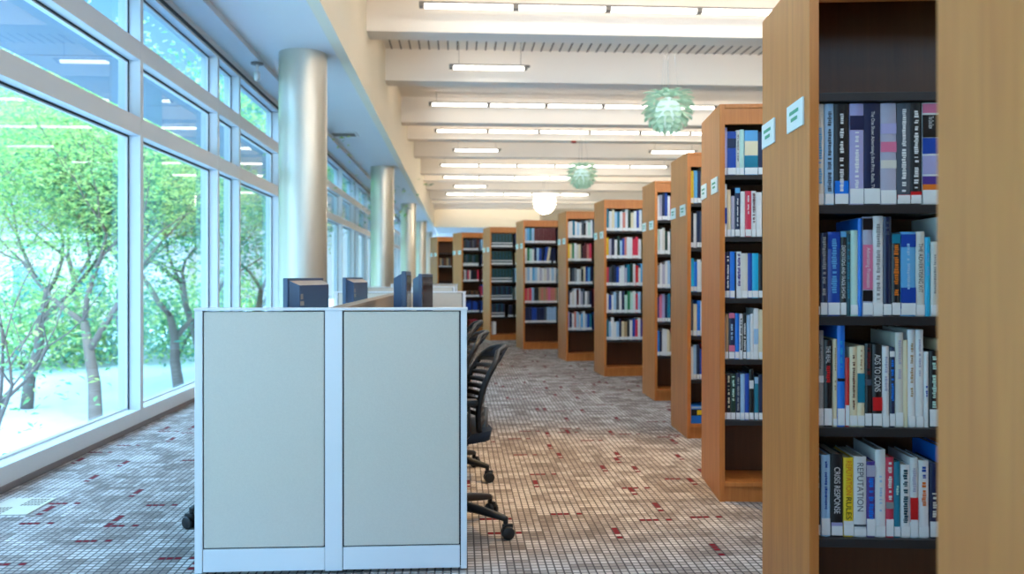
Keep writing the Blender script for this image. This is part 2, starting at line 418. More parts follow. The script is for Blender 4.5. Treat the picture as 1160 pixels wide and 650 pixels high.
# ------------------------------------------------------------------ strip lights
def strip_light(px, Y, z, n, label, group, first_w=None):
    X = (px - CX) / F * Y
    u, v = room_of(X, Y)
    t = empty('strip_light', world_of(u, v, z), A)
    tag(t, label, 'ceiling light', group)
    L = 1.23
    h = MB()
    h.bbox(0, n * L + 0.05, -0.018, 0.07, 0.022, 0.05, 0.006)
    h.bbox(-0.06, 0.01, -0.028, 0.08, -0.02, 0.05, 0.006)
    h.bbox(n * L - 0.05, n * L + 0.01, -0.028, 0.08, -0.02, 0.05, 0.006)
    h.build('housing', M['fixture'], t)
    rd = MB()
    for x in (0.1, n * L - 0.1): rd.tube([(x, 0.03, 0.045), (x, 0.03, Z_C - z)], 0.004, 6)
    rd.build('hanger', M['fixture'], t)
    for k in range(n):
        x0 = k * L + 0.01; x1 = (k + 1) * L - 0.05
        q = MB()
        prof = [(-0.02, 0.022), (-0.024, 0.0), (-0.016, -0.02), (0.0, -0.026), (0.05, -0.026), (0.066, -0.02), (0.074, 0.0), (0.07, 0.022)]
        vs = [(x, y, zz) for x in (x0, x1) for y, zz in prof]; N = len(prof)
        q.add(vs, [(i, i + 1, N + i + 1, N + i) for i in range(N - 1)] + [tuple(range(N - 1, -1, -1)), tuple(range(N, 2 * N))])
        q.build('tube', M['tube'], t)
        if k < n - 1:
            j = MB(); j.bbox(x1 - .01, x1 + 0.07, -0.03, 0.078, -0.028, 0.03, 0.005); j.build('joint', M['fixture'], t)
    return t
for px, py, yb, n, lab in [
    (480, 6, 11.6, 6, 'long white strip light hanging before the first beam overhead'),
    (513, 76, 14.5, 1, 'single short strip light on the second beam, below the slatted ceiling'),
    (489, 118, 18.4, 6, 'long strip light on the third beam, behind the large green pendant'),
    (495, 148, 20.6, 6, 'long strip light on the fourth beam, passing under the large green pendant'),
    (515, 170, 23.6, 1, 'single short strip light on the fifth beam, near the bulkhead'),
    (738, 172, 23.6, 1, 'single short strip light on the fifth beam, near the tall bookcases'),
    (500, 187, 27.6, 6, 'long strip light on the sixth beam, level with the small green pendant'),
    (503, 200.5, 29.6, 4, 'faint long strip light on the seventh beam'),
    (515, 211, 32.6, 1, 'single short strip light on the eighth beam, towards the far bulkhead'),
    (672, 202, 32.6, 1, 'single short strip light on the eighth beam, past the small green pendant'),
    (506, 219.5, 36.6, 5, 'distant strip light on the ninth beam, above the cream far wall')]:
    Y = yb - 0.62
    strip_light(px, Y, HC + (HY - py) * Y / F, n, lab, None)
M['fill_tube'] = mat('added_fill_tube', (1, 1, 1, 1), 0.5, noise=0.01, emit=(.90, .96, 1, 1), estr=13.0)
for v in (1.55, 3.6, 5.5, 7.35):  # unseen strip lights added to brighten the nearer books
    t = strip_light(CX, 1.0, 3.9, 3, 'added fill strip light over the near book stacks, outside the picture', 'added fill lights overhead outside the picture')
    t.location = world_of(1.35, v, 3.75)
    for c in t.children:
        if c.name.startswith('tube'): c.data.materials[0] = M['fill_tube']
        if c.name.startswith('hanger'): c.scale = (1, 1, 1.08)
for v in (8.7, 4.9, 1.9, -1.5, -3.6):
    for u in (0.0, 8.0):
        t = strip_light(CX, 1.0, 4.75, 6, 'long strip light overhead, outside the picture', 'strip lights overhead outside the picture')
        t.location = world_of(u - 0.9, v, 4.75)

# ------------------------------------------------------------------ bookcases
H, DP, TH, LEN = 2.13, 0.57, 0.028, 1.9
SHELF_Z = [1.752, 1.420, 1.090, 0.761, 0.434]
def make_bookcase():
    t = empty('bookcase')
    for x in (0, LEN - TH):
        m = MB(); m.bbox(x, x + TH, 0, DP, 0, H, 0.003)
        p = m.build('end_panel', M['wood'], t)
    m = MB(); m.bbox(TH, LEN - TH, 0.004, 0.026, H - 0.108, H - 0.022, 0.002); m.bbox(TH, LEN - TH, 0.0, 0.03, H - 0.022, H, 0.003)
    m.build('header', M['wood'], t)
    m = MB(); m.box(TH, LEN - TH, 0.03, DP, H - 0.022, H); m.bbox(TH, LEN - TH, DP - 0.026, DP - 0.004, H - 0.108, H - 0.022, 0.002); m.build('top_board', M['wood'], t)
    m = MB(); m.bbox(TH, LEN - TH, 0.012, DP - 0.012, 0, 0.082, 0.002); m.build('plinth', M['wood'], t)
    m = MB(); m.bbox(TH, LEN - TH, 0.002, DP - 0.002, 0.082, 0.108, 0.004); m.build('bottom_deck', M['wood'], t)
    m = MB(); m.box(TH, LEN - TH, DP / 2 - 0.006, DP / 2 + 0.006, 0.108, H - 0.022); m.build('back_panel', M['wood_dark'], t)
    m = MB(); m.bbox(LEN / 2 - 0.013, LEN / 2 + 0.013, 0.004, DP / 2 - 0.006, 0.108, H - 0.108, 0.002); m.build('upright', M['wood'], t)
    for z in SHELF_Z:
        for x0, x1 in ((TH, LEN / 2 - 0.013), (LEN / 2 + 0.013, LEN - TH)):
            m = MB(); m.bbox(x0 + 0.001, x1 - 0.001, 0.012, DP / 2 - 0.007, z - 0.026, z, 0.002); m.build('shelf', M['shelf'], t)
    for y0, y1 in ((0.05, 0.225), (0.385, 0.555)):
        m = MB(); m.bbox(-0.006, 0.0, y0, y1, 1.665, 1.75, 0.002); s = m.build('sign_holder', M['sign'], t)
        q = MB()
        for r, (a, b) in enumerate(((0.2, 0.75), (0.3, 0.68))):
            yy0 = y0 + (y1 - y0) * (1 - b); yy1 = y0 + (y1 - y0) * (1 - a); zz = 1.715 - 0.022 * r
            q.box(-0.0072, -0.006, yy0, yy1, zz, zz + 0.011)
        q.build('sign_line', M['sign_ink'], s)
    return t

# near-left corner px, distance factor, direction the end panel recedes (dX over the depth of 0.57)
CASES = [
    (0.555, 0.57, 0.022), (0.876, 2.47, 0.031), (1.112, 4.49, 0.031), (1.304, 6.24, -0.014), (1.381, 8.12, -0.03), (1.110, 10.09, -0.066),
    (0.769, 11.9, -0.086), (0.186, 13.8, -0.116), (-0.414, 15.73, -0.15), (-1.06, 17.7, -0.225), (-1.745, 19.6, -0.215)]
CASE_LABEL = [
    'bookcase showing only its broad plain wooden end panel at the picture edge',
    'first open wooden bookcase, holding business titles beside the plain panel',
    'second open wooden bookcase, with a cream patched blue volume on top shelf',
    'third wooden bookcase along the aisle, with a blue box on its bottom deck',
    'fourth wooden bookcase along the aisle, only a narrow strip of books showing',
    'fifth wooden bookcase along the aisle, mixed pale books on five shelves',
    'sixth wooden bookcase along the aisle, standing under the small green pendant',
    'seventh wooden bookcase along the aisle, with maroon sets on its top shelf',
    'eighth wooden bookcase along the aisle, filled with dark green bound sets',
    'ninth wooden bookcase along the aisle, behind the black office chairs',
    'last wooden bookcase at the far end, with nearly empty pale edged shelves']
proto = make_bookcase()
CASE_M = []
for i, (X, Y, dx) in enumerate(CASES):
    o = proto if i == 0 else copy_tree(proto)
    th = math.asin(-dx / DP)
    o.location = (X, Y, 0); o.rotation_euler = (0, 0, th)
    tag(o, CASE_LABEL[i], 'bookcase', 'wooden bookcases fanned along the aisle')
    CASE_M.append(Matrix.Translation((X, Y, 0)) @ Matrix.Rotation(th, 4, 'Z'))

# ------------------------------------------------------------------ books
ORD = 'first second third fourth fifth sixth seventh eighth ninth tenth eleventh twelfth thirteenth fourteenth fifteenth sixteenth seventeenth eighteenth nineteenth twentieth'.split()
SHELF_NAME = ['top', 'second', 'third', 'fourth', 'fifth']
CASE_NAME = ['', 'first open', 'second open', 'third', 'fourth', 'fifth', 'sixth', 'seventh']

def cover_mesh(w, d, h, c):
    """hard cover: two boards and a softly rounded spine, open at the other three edges"""
    t = 0.0022; m = MB(); k = 5
    out = [(0, d)] + [(w * 0.5 - w * 0.5 * math.cos(math.pi * i / (2 * k) * 1.0 + 0) if False else w * i / (2 * k), 0.004 * (1 - math.sin(math.pi * i / (2 * k)))) for i in range(2 * k + 1)] + [(w, d)]
    inn = [(t, d)] + [(t + (w - 2 * t) * i / (2 * k), t + 0.004 * (1 - math.sin(math.pi * i / (2 * k)))) for i in range(2 * k + 1)] + [(w - t, d)]
    N = len(out)
    vs = [(x, y, z) for z in (0, h) for x, y in out] + [(x, y, z) for z in (0, h) for x, y in inn]
    fs = []
    for i in range(N - 1):
        fs += [(i, i + 1, N + i + 1, N + i), (2 * N + i + 1, 2 * N + i, 3 * N + i, 3 * N + i + 1)]
        fs += [(i + 1, i, 2 * N + i, 2 * N + i + 1), (N + i, N + i + 1, 3 * N + i + 1, 3 * N + i)]
    fs += [(0, N, 3 * N, 2 * N), (N - 1, 3 * N - 1, 4 * N - 1, 2 * N - 1)]
    m.add(vs, fs)
    return m

def dashes(mb, x0, x1, z0, z1, seed, mi=0):
    """small unreadable lettering running down a spine"""
    r = random.Random(seed); z = z1
    while z > z0 + 0.004:
        l = r.uniform(0.003, 0.007)
        if r.random() < 0.84:
            a = r.uniform(0, 0.25)
            mb.box(x0 + (x1 - x0) * a, x1 - (x1 - x0) * r.uniform(0, 0.2), -0.0006, 0.0012, z - l, z, mi)
        z -= l + r.uniform(0.0012, 0.002)

def text_obj(s, height, length, material, name, parent, x, z_top, narrow=None):
    """lettering laid on a spine, reading downwards; fitted to the given cap height and length"""
    cu = bpy.data.curves.new(name, 'FONT'); cu.body = s; cu.size = 1.0; cu.extrude = 0.0
    tmp = bpy.data.objects.new(name, cu)
    me = bpy.data.meshes.new_from_object(tmp)
    bpy.data.objects.remove(tmp); bpy.data.curves.remove(cu)
    xs = [v.co.x for v in me.vertices]; ys = [v.co.y for v in me.vertices]
    x0, x1, y0, y1 = min(xs), max(xs), min(ys), max(ys)
    for v in me.vertices:
        a = (v.co.x - x0) / (x1 - x0) * length; b = (v.co.y - y0) / (y1 - y0) * height
        v.co = (b, -0.0009, -a)              # reading direction goes down, letter tops point along +x
    me.materials.clear(); me.materials.append(material)
    o = bpy.data.objects.new(name, me); COL.objects.link(o); o.parent = parent; o.location = (x, 0, z_top)
    return o

book_mesh_cache = {}
def detailed_book(case, xl, w, h, z, color, label, spec, seed, depth=None):
    r = random.Random(seed)
    d = depth or min(0.2, max(0.14, h * 0.72))
    o = cover_mesh(w, d, h, color).build('book', bookmat(color))
    P = MB(); P.box(0.0024, w - 0.0024, 0.0066, d - 0.004, 0.003, h - 0.004); P.build('page_block', M['pages'], o)
    if spec.get('label', 1):
        L = MB(); L.box(0.0008, w - 0.0008, -0.0007, 0.003, 0.004, 0.004 + spec.get('lh', 0.036)); L.build('call_label', M['label'], o)
    for (za, zb, c) in spec.get('bands', ()):
        nb = MB(); nb.box(0.0004, w - 0.0004, -0.0005, 0.003, h * za, h * zb); nb.build('spine_band', bookmat(c), o)
    if 'text' in spec:
        for (s, c, zt, ln, hw) in spec['text']:
            text_obj(s, w * hw, h * ln, bookmat(c), 'title', o, w * (1 - hw) / 2, h * zt)
    for key in ('dash', 'dash2'):
        if key not in spec: continue
        c, zt, zb, hw = spec[key]
        q = MB(); dashes(q, w * (0.5 - hw / 2), w * (0.5 + hw / 2), h * zb, h * zt, seed); q.build('title', bookmat(c), o)
    o.matrix_world = CASE_M[case] @ Matrix.Translation((xl, 0.03, z + 0.0005)) 
    tag(o, label, 'book', None)
    return o

def simple_book_mb(mb, x, w, d, h, z, y0, mi_c, mi_p, mi_l, lab, lean=0.0, band=None):
    T = Matrix.Translation((x, y0, z)) @ Matrix.Rotation(lean, 4, 'Y')
    t = 0.002
    mb.box(0, t, 0.003, d, 0, h, mi_c, T); mb.box(w - t, w, 0.003, d, 0, h, mi_c, T)
    vs = [(0, 0.003, 0), (w * .5, 0, 0), (w, 0.003, 0), (0, 0.003, h), (w * .5, 0, h), (w, 0.003, h)]
    mb.add(vs + [(0, 0.006, 0), (w, 0.006, 0), (0, 0.006, h), (w, 0.006, h)], [(0, 1, 4, 3), (1, 2, 5, 4), (3, 4, 5, 9, 8), (0, 6, 7, 2, 1)], mi_c, False, T)
    mb.box(t, w - t, 0.005, d - 0.004, 0.003, h - 0.004, mi_p, T)
    if lab: mb.box(w * .04, w * .96, -0.001, 0.004, 0.005, 0.005 + lab, mi_l, T)
    if band: mb.box(w * .04, w * .96, -0.001, 0.004, h * band[0], h * band[1], band[2], T)

# first open bookcase: (left px, right px, top px, colour, details, description)
PX = 2.47 / F
ROWS1 = [
 (1, [(927.5,937,108,'offwhite',dict(dash=('sky blue',.78,.2,.5),lh=.03),'white annual with pale blue lettering'),
      (938,948,108,'pale blue',dict(dash=('slate',.95,.12,.45),lh=.03),'pale blue annual with dark lettering'),
      (949,964.5,109,'black',dict(bands=[(.08,.24,'bright blue'),(.0,.98,'black')][:1],dash=('white',.9,.12,.3),lh=.03),'black annual with bright blue foot'),
      (966,981.5,108,'lavender',dict(bands=[(.74,.88,'navy')],dash=('white',.72,.16,.3),lh=.045),'lavender annual with a dark blot near its top'),
      (982,1000,108.5,'navy',dict(text=[('The One Show: Advertising\'s Best Print, Radio, TV','white',.92,.76,.28)],lh=.045),'thick navy annual with a long white title'),
      (1000.5,1018,108.5,'lilac grey',dict(bands=[(.52,.62,'pink'),(.36,.44,'offwhite'),(.7,.8,'lavender')],lh=.04),'pale lilac annual with pink blotches'),
      (1019,1033.5,109,'slate',dict(bands=[(.055,.1,'red')],dash=('white',.94,.12,.34),lh=.025),'dark grey annual with white lettering and red foot'),
      (1034,1046,109,'black',dict(bands=[(.055,.13,'red')],dash=('white',.94,.15,.42),lh=.025),'black annual with white lettering and red foot'),
      (1047,1065.5,107.5,'white',dict(bands=[(.9,.99,'pink'),(.66,.88,'black'),(.5,.655,'royal blue'),(.3,.48,'lavender'),(.14,.2,'orange'),(.2,.28,'purple')],text=[('The One Show','white',.865,.12,.3)],lh=.04),'white picture annual with a black title block'),
      (1066.5,1082,109,'navy',dict(dash=('white',.9,.2,.3)),'navy annual beside the plain panel')]),
 (2, [(927,932.5,276.5,'black',dict(dash=('slate',.9,.2,.5),lh=.025),'thin black book'),
      (933,941,264,'navy',dict(dash=('grey',.95,.25,.5)),'navy book with grey lettering'),
      (941.5,955,263,'royal blue',dict(bands=[(.8,.97,'royal blue')],dash=('sky blue',.92,.25,.45)),'thick royal blue book'),
      (955.5,962,262,'black',dict(bands=[(.93,.995,'sky blue')],text=[('EXPOSITIONS AND TRADE SHOWS','white',.83,.62,.66)]),'black book with bold white title'),
      (962.5,966.8,265,'dark teal',dict(dash=('teal',.9,.2,.5),label=0),'thin dark teal book'),
      (967,975,261,'mint',dict(lh=.03),'pale mint book without lettering'),
      (975.3,980,247.7,'bright blue',dict(label=0),'tall bright blue slip of a book'),
      (980.5,991.5,246,'lilac grey',dict(bands=[(.87,.985,'black'),(.27,.72,'pink'),(.15,.26,'black')],text=[('Advertising Promotion','white',.69,.4,.5)]),'tall pink and grey book with black bands'),
      (992,1003,245,'white',dict(dash=('grey',.92,.16,.4),lh=.035),'tall white book with grey lettering'),
      (1003.5,1012.5,246,'navy',dict(dash=('slate',.95,.8,.4),lh=.032),'tall dark navy book'),
      (1013,1022.5,264.6,'black',dict(bands=[(.88,.99,'teal')],dash=('orange',.86,.22,.55)),'black book with orange lettering'),
      (1023,1039.5,263,'sky blue',dict(bands=[(.82,.97,'royal blue'),(.09,.34,'royal blue')],dash=('pale blue',.86,.3,.22),lh=.035),'thick two tone blue book'),
      (1040,1049.5,262.7,'offwhite',dict(text=[('THE ADVERTISING KIT','black',.86,.58,.5)],lh=.03),'white book with large black title'),
      (1050,1056,269,'cyan',dict(dash=('sky blue',.8,.5,.4),label=0),'thin cyan book'),
      (1056.5,1065,274,'offwhite',dict(dash=('grey',.9,.3,.3),lh=.03),'short off white book'),
      (1066,1080,246,'white',dict(),'tall white book beside the plain panel')]),
 (3, [(927.5,936.5,374.6,'grey',dict(text=[('Advertising','black',.86,.26,.55)],bands=[(.46,.53,'white')],lh=.05),'grey book with a black title'),
      (937,946,385,'black',dict(text=[('THE REAL','white',.93,.2,.55)],dash2=('red',.7,.5,.5),lh=.05),'black book with white and red lettering'),
      (947,951.8,384,'cream',dict(dash=('tan',.9,.4,.4),lh=.02),'thin cream book'),
      (952,960.5,369,'bright blue',dict(bands=[(.45,.48,'black')],dash=('cyan',.85,.55,.3),lh=.05),'tall bright blue book with a black mark'),
      (961,965.5,405,'red',dict(lh=.06),'short thin red book'),
      (966,974.3,393,'cream',dict(dash=('brown',.9,.2,.35),lh=.03),'cream book with thin brown lettering'),
      (974.6,982.5,391.5,'cream',dict(bands=[(.3,.66,'teal')],dash=('tan',.95,.7,.3),lh=.03),'cream book with a teal band'),
      (983,990.5,389,'black',dict(bands=[(.5,.57,'slate')],dash=('maroon',.95,.6,.5)),'black book with maroon lettering'),
      (991.5,1002,390,'black',dict(text=[('ADS TO ICONS','white',.88,.45,.62)],bands=[(.2,.36,'red')]),'black book with bold white title and red foot'),
      (1002.5,1010,392,'white',dict(dash=('lilac grey',.9,.4,.4),lh=.03),'plain white book'),
      (1010.7,1016.5,393,'navy',dict(bands=[(.88,.95,'white')],dash=('bright blue',.84,.3,.5)),'navy book with bright blue lettering'),
      (1017,1025.7,376.5,'offwhite',dict(dash=('lilac grey',.92,.5,.4),lh=.04),'tall off white book with faint lettering'),
      (1026,1030.8,385,'cream',dict(label=0),'thin cream book between tall white ones'),
      (1031,1039,373,'white',dict(dash=('tan',.9,.3,.4),lh=.03),'tall white book with tan lettering'),
      (1039.7,1048,373,'white',dict(dash=('lilac grey',.9,.5,.3),lh=.03),'tall white book with grey lettering'),
      (1049,1054,398,'white',dict(dash=('royal blue',.55,.4,.4),label=0),'short thin white book with blue mark'),
      (1055,1065,397,'black',dict(dash=('mint',.93,.22,.45),lh=.05),'black book with pale green title'),
      (1066,1076,385,'cream',dict(),'cream book beside the plain panel')]),
 (4, [(927,933,516,'black',dict(dash=('grey',.85,.6,.5),lh=.03),'thin black book at the panel'),
      (934,944,515,'pale blue',dict(dash=('royal blue',.92,.3,.3),lh=.05),'light blue book'),
      (945,958,514,'black',dict(text=[('CRISIS RESPONSE','white',.84,.56,.5)],bands=[(.11,.17,'lavender')],lh=.028),'black book with white spaced title'),
      (959,970,518,'yellow',dict(bands=[(.02,.2,'white')],text=[('REPUTATION','orange',.96,.43,.55),('RULES','black',.5,.28,.55)],lh=.03),'yellow book with orange and black lettering'),
      (970.5,984.5,516.5,'white',dict(text=[('REPUTATION','slate',.92,.6,.5)],bands=[(.13,.155,'slate')],lh=.02),'white book with large grey title'),
      (985,994.3,522,'purple',dict(bands=[(.8,.95,'lilac grey')],dash=('bright blue',.78,.22,.6),lh=.05),'purple book with bright blue lettering'),
      (994.6,1006,508.5,'white',dict(dash=('pale blue',.7,.3,.3),lh=.03),'tall white book'),
      (1006.5,1015,517,'rose',dict(bands=[(.36,.44,'grey')],dash=('white',.94,.46,.5),lh=.05),'rose red book with white title'),
      (1015.5,1022.5,522,'teal',dict(dash=('mint',.75,.55,.4),lh=.028),'teal book'),
      (1023,1033,525,'white',dict(dash=('dark teal',.93,.2,.55),lh=.03),'white book with dense dark lettering'),
      (1033.5,1042,517,'white',dict(bands=[(.2,.5,'red')],dash=('lilac grey',.92,.55,.5),lh=.05),'white book with a red block'),
      (1043,1054,520,'white',dict(dash=('royal blue',.92,.76,.45),dash2=('orange',.72,.4,.45),lh=.03),'white book with blue and orange lettering'),
      (1055.5,1065,523,'navy',dict(dash=('offwhite',.6,.28,.5),lh=.045),'dark navy book'),
      (1066,1075,505,'bright blue',dict(),'tall bright blue book beside the plain panel')])]
seed = 0
used = set()
for si, row in ROWS1:
    z = SHELF_Z[si]
    ybot = HY - (z - HC) / 2.5 * F
    for k, (xa, xb, yt, c, spec, desc) in enumerate(row):
        seed += 1
        xl = (xa - 580.0) * PX - CASES[1][0]
        w = (xb - xa) * PX
        h = min((ybot - yt) * 2.5 / F, 0.302 if si else 0.35)
        if si == 1: h = min((ybot - yt) * 2.5 / F, 0.302)
        sp = dict(spec)
        if sp.get('dash', 1) is None: sp.pop('dash')
        lab = '%s, %s shelf of the first open bookcase' % (desc, SHELF_NAME[si])
        detailed_book(1, xl, w, h, z, c, lab, sp, seed)
ROWS2 = [
 (0, [(820.8,825,144.6,'lavender',{},'thin lavender book'),(825.3,835,149,'royal blue',dict(bands=[(.62,.84,'navy')]),'royal blue book with a dark patch'),(835.2,839,147.7,'offwhite',dict(dash=('slate',.9,.3,.4)),'thin white book'),
      (839.2,844,147,'mint',{},'pale cyan book'),(844.6,859.5,148,'sky blue',dict(bands=[(.44,.76,'cream'),(.05,.43,'teal')]),'thick blue book with a cream square'),(860,868,150,'navy',{},'navy book behind the nearer panel')]),
 (1, [(820.5,824.7,208.5,'white',dict(bands=[(.25,.55,'royal blue')]),'white book with a blue block'),(825,829,215,'cream',{},'cream book'),(829.5,833.5,222,'lilac grey',{},'short lilac book'),(834,839.5,212,'navy',dict(bands=[(.88,.98,'sky blue')],dash=('white',.8,.2,.3)),'dark navy book'),
      (840,845,217,'white',{},'plain white book'),(845.5,852,216.5,'rose',dict(dash=('white',.9,.5,.3)),'rose pink book'),(852.5,857.5,216.5,'white',dict(dash=('maroon',.95,.3,.6)),'white book with maroon lettering'),(858,864,218,'white',{},'white book at the nearer panel')]),
 (2, [(820.8,823.3,286.6,'purple',{},'thin purple book'),(823.6,828,285,'navy',dict(dash=('white',.9,.2,.5)),'navy book with white specks'),(828.2,833.6,285,'bright blue',{},'bright blue book'),(833.8,835.3,286,'black',dict(label=0),'very thin black book'),(835.5,841,285,'white',dict(dash=('purple',.95,.25,.6)),'white book with purple lettering'),
      (841.2,848,287,'offwhite',{},'off white book'),(848.2,853,287,'royal blue',{},'royal blue book'),(853.2,860,287,'cyan',{},'turquoise book'),(860.3,866,288,'black',{},'black book behind the nearer panel')]),
 (3, [(820.5,823,359,'lilac grey',{},'thin pale lilac book'),(823.2,826.5,355.5,'tan',{},'tan book'),(827,833.5,354,'navy',dict(bands=[(.88,.99,'pink'),(.17,.3,'pink')],dash=('pale blue',.8,.4,.4)),'navy book with pink ends'),(834,838.5,355,'bright blue',{},'bright blue book'),
      (839,842.5,355.5,'white',dict(dash=('black',.9,.2,.6)),'white book with black lettering'),(843,846.5,356,'black',dict(dash=('white',.8,.2,.6)),'black book with white lettering'),(847,851,357,'pale blue',{},'pale blue book'),(851.3,854.7,355.5,'white',{},'white book'),(855,860,349.5,'white',dict(bands=[(.3,.6,'pale blue')]),'tall white book'),(860.4,866,351,'cream',{},'cream book behind the nearer panel')]),
 (4, [(820.5,824,424,'maroon',{},'maroon book'),(824.3,829,423,'black',dict(dash=('cream',.95,.25,.5)),'black book with cream lettering'),(829.3,834.3,423.5,'dark green',dict(dash=('mint',.95,.4,.6)),'dark green book'),(835,839.6,422,'navy',dict(dash=('grey',.9,.2,.5)),'navy book'),(840,844.6,423.5,'pale blue',{},'pale blue book'),
      (845,849.6,423,'royal blue',{},'royal blue book'),(850,854.7,418,'black',dict(bands=[(.62,.78,'white')]),'tall black book with a white patch'),(855.7,860,427,'teal',dict(bands=[(.85,1,'pale blue')]),'teal book'),(860.4,866,424,'navy',{},'navy book behind the nearer panel')])]
for si, row in ROWS2:
    z = SHELF_Z[si]; Yd = 4.52
    ybot = HY - (z - HC) / Yd * F
    for k, (xa, xb, yt, c, spec, desc) in enumerate(row):
        seed += 1
        xl = (xa - 580.0) * 4.49 / F - CASES[2][0]
        w = (xb - xa) * 4.49 / F
        h = min((ybot - yt) * Yd / F, 0.3)
        detailed_book(2, xl, w, h, z, c, '%s, %s shelf of the second open bookcase' % (desc, SHELF_NAME[si]), spec, seed)

# the next five bookcases: one mesh per book
PAL = {
 'mixed': ['white', 'offwhite', 'cream', 'royal blue', 'navy', 'sky blue', 'pale blue', 'black', 'rose', 'teal', 'white', 'tan', 'lilac grey', 'slate', 'white', 'mint'],
}
def row_books(case, si, x_end, colors, wr, hr, lab=0.035, leans=None, prefix=''):
    r = random.Random(case * 100 + si)
    x = TH + 0.004; i = 0
    z = SHELF_Z[si]
    while x < x_end and i < 20:
        c = colors[i % len(colors)] if isinstance(colors, list) else r.choice(PAL[colors])
        w = r.uniform(*wr); h = r.uniform(*hr); d = r.uniform(0.15, 0.2)
        ln = leans(i) if leans else 0.0
        mb = MB(); simple_book_mb(mb, 0, w, d, h, 0, 0, 0, 1, 2, lab, 0.0)
        key = (c, round(w, 3), round(h, 3))
        o = mb.build('book', [bookmat(c), M['pages'], M['label']])
        adv = w + 0.0012
        zz = z + 0.0008
        if ln: 
            zz += w * math.sin(ln); adv = (w / math.cos(ln)) + 0.002
            if not leans(i + 1): adv += h * math.sin(ln)
        o.matrix_world = CASE_M[case] @ Matrix.Translation((x, 0.028 + r.uniform(0, 0.012), zz)) @ Matrix.Rotation(ln, 4, 'Y')
        tag(o, '%s book, %s from the aisle on the %s shelf of the %s bookcase' % (c, ORD[i], SHELF_NAME[si], CASE_NAME[case]), 'book', None)
        x += adv; i += 1
    return x
b3 = [['yellow', 'sky blue', 'navy', 'tan'], ['black', 'white', 'navy', 'slate'], ['cyan', 'bright blue', 'white', 'offwhite'], ['slate', 'cream', 'bright blue', 'white'], ['white', 'pale blue', 'navy', 'royal blue']]
b4 = [['white', 'lilac grey', 'navy', 'royal blue', 'white', 'salmon'], ['mint', 'white', 'offwhite', 'dark green', 'white', 'lilac grey'], ['grey', 'white', 'lilac grey', 'white', 'pale blue', 'tan'], ['purple', 'pink', 'lavender', 'navy', 'teal', 'mint'], ['bright blue', 'navy', 'white', 'white', 'cream', 'tan']]
b5 = [['teal', 'white', 'cream', 'pale blue', 'teal', 'white', 'salmon', 'white', 'dark green', 'cream', 'white', 'royal blue', 'white', 'navy', 'white'],
      ['yellow', 'lilac grey', 'navy', 'white', 'dark green', 'pale blue', 'royal blue', 'salmon', 'white', 'white', 'rose', 'rose', 'white', 'pink', 'lavender'],
      ['rose', 'slate', 'black', 'navy', 'royal blue', 'white', 'white', 'lilac grey', 'teal', 'dark green', 'white', 'red', 'white', 'sky blue', 'white'],
      ['white', 'royal blue', 'white', 'pale blue', 'slate', 'white', 'navy', 'mint', 'green', 'mint', 'white', 'rose', 'pale blue', 'sky blue', 'white'],
      ['teal', 'pale blue', 'white', 'white', 'pale blue', 'navy', 'cream', 'tan', 'black', 'white', 'royal blue', 'rose', 'white', 'purple', 'white']]
b6 = [['white', 'white', 'teal', 'white', 'pale blue', 'white', 'slate', 'black', 'white', 'mint', 'white', 'grey', 'white'], ['yellow', 'cream', 'green', 'white', 'offwhite', 'cream', 'black', 'maroon', 'maroon', 'salmon', 'rose', 'red', 'white'],
      ['cream', 'black', 'slate', 'grey', 'white', 'offwhite', 'black', 'cream', 'royal blue', 'sky blue', 'navy', 'white', 'white'], ['navy', 'white', 'offwhite', 'white', 'maroon', 'white', 'lilac grey', 'slate', 'white', 'grey', 'navy', 'white', 'white'],
      ['lavender', 'navy', 'white', 'salmon', 'pale blue', 'white', 'sky blue', 'white', 'pale blue', 'royal blue', 'teal', 'navy', 'white']]
b7 = [['pale blue', 'sky blue', 'teal', 'pale blue'] + ['maroon'] * 10, ['white', 'green', 'mint', 'white', 'navy', 'pale blue', 'royal blue', 'navy', 'royal blue', 'cream', 'navy', 'navy', 'offwhite', 'tan'],
      ['white', 'pale blue', 'white', 'sky blue', 'pale blue', 'white', 'lilac grey', 'white', 'offwhite', 'lilac grey', 'white', 'pale blue', 'white', 'white'],
      ['rose', 'salmon', 'rose', 'pale blue', 'black', 'black', 'tan', 'salmon', 'tan', 'salmon', 'pink', 'salmon', 'salmon', 'tan'], ['navy', 'navy', 'navy', 'royal blue', 'royal blue', 'navy', 'navy', 'navy', 'slate', 'pale blue', 'pale blue', 'pale blue', 'pale blue', 'navy']]
for si in range(5):
    row_books(3, si, 0.115, b3[si], (0.021, 0.027), (0.225, 0.275))
    row_books(4, si, 0.16, b4[si], (0.021, 0.027), (0.22, 0.28))
    row_books(5, si, 0.46, b5[si], (0.027, 0.036), (0.215, 0.272))
    row_books(6, si, 0.37, b6[si], (0.027, 0.034), (0.21, 0.275))
    row_books(7, si, 0.56, b7[si], (0.037, 0.042), (0.24, 0.262) if si != 1 else (0.23, 0.27), leans=(lambda i: 0.16 if i in (8, 9, 10) else 0.0) if si == 1 else None)

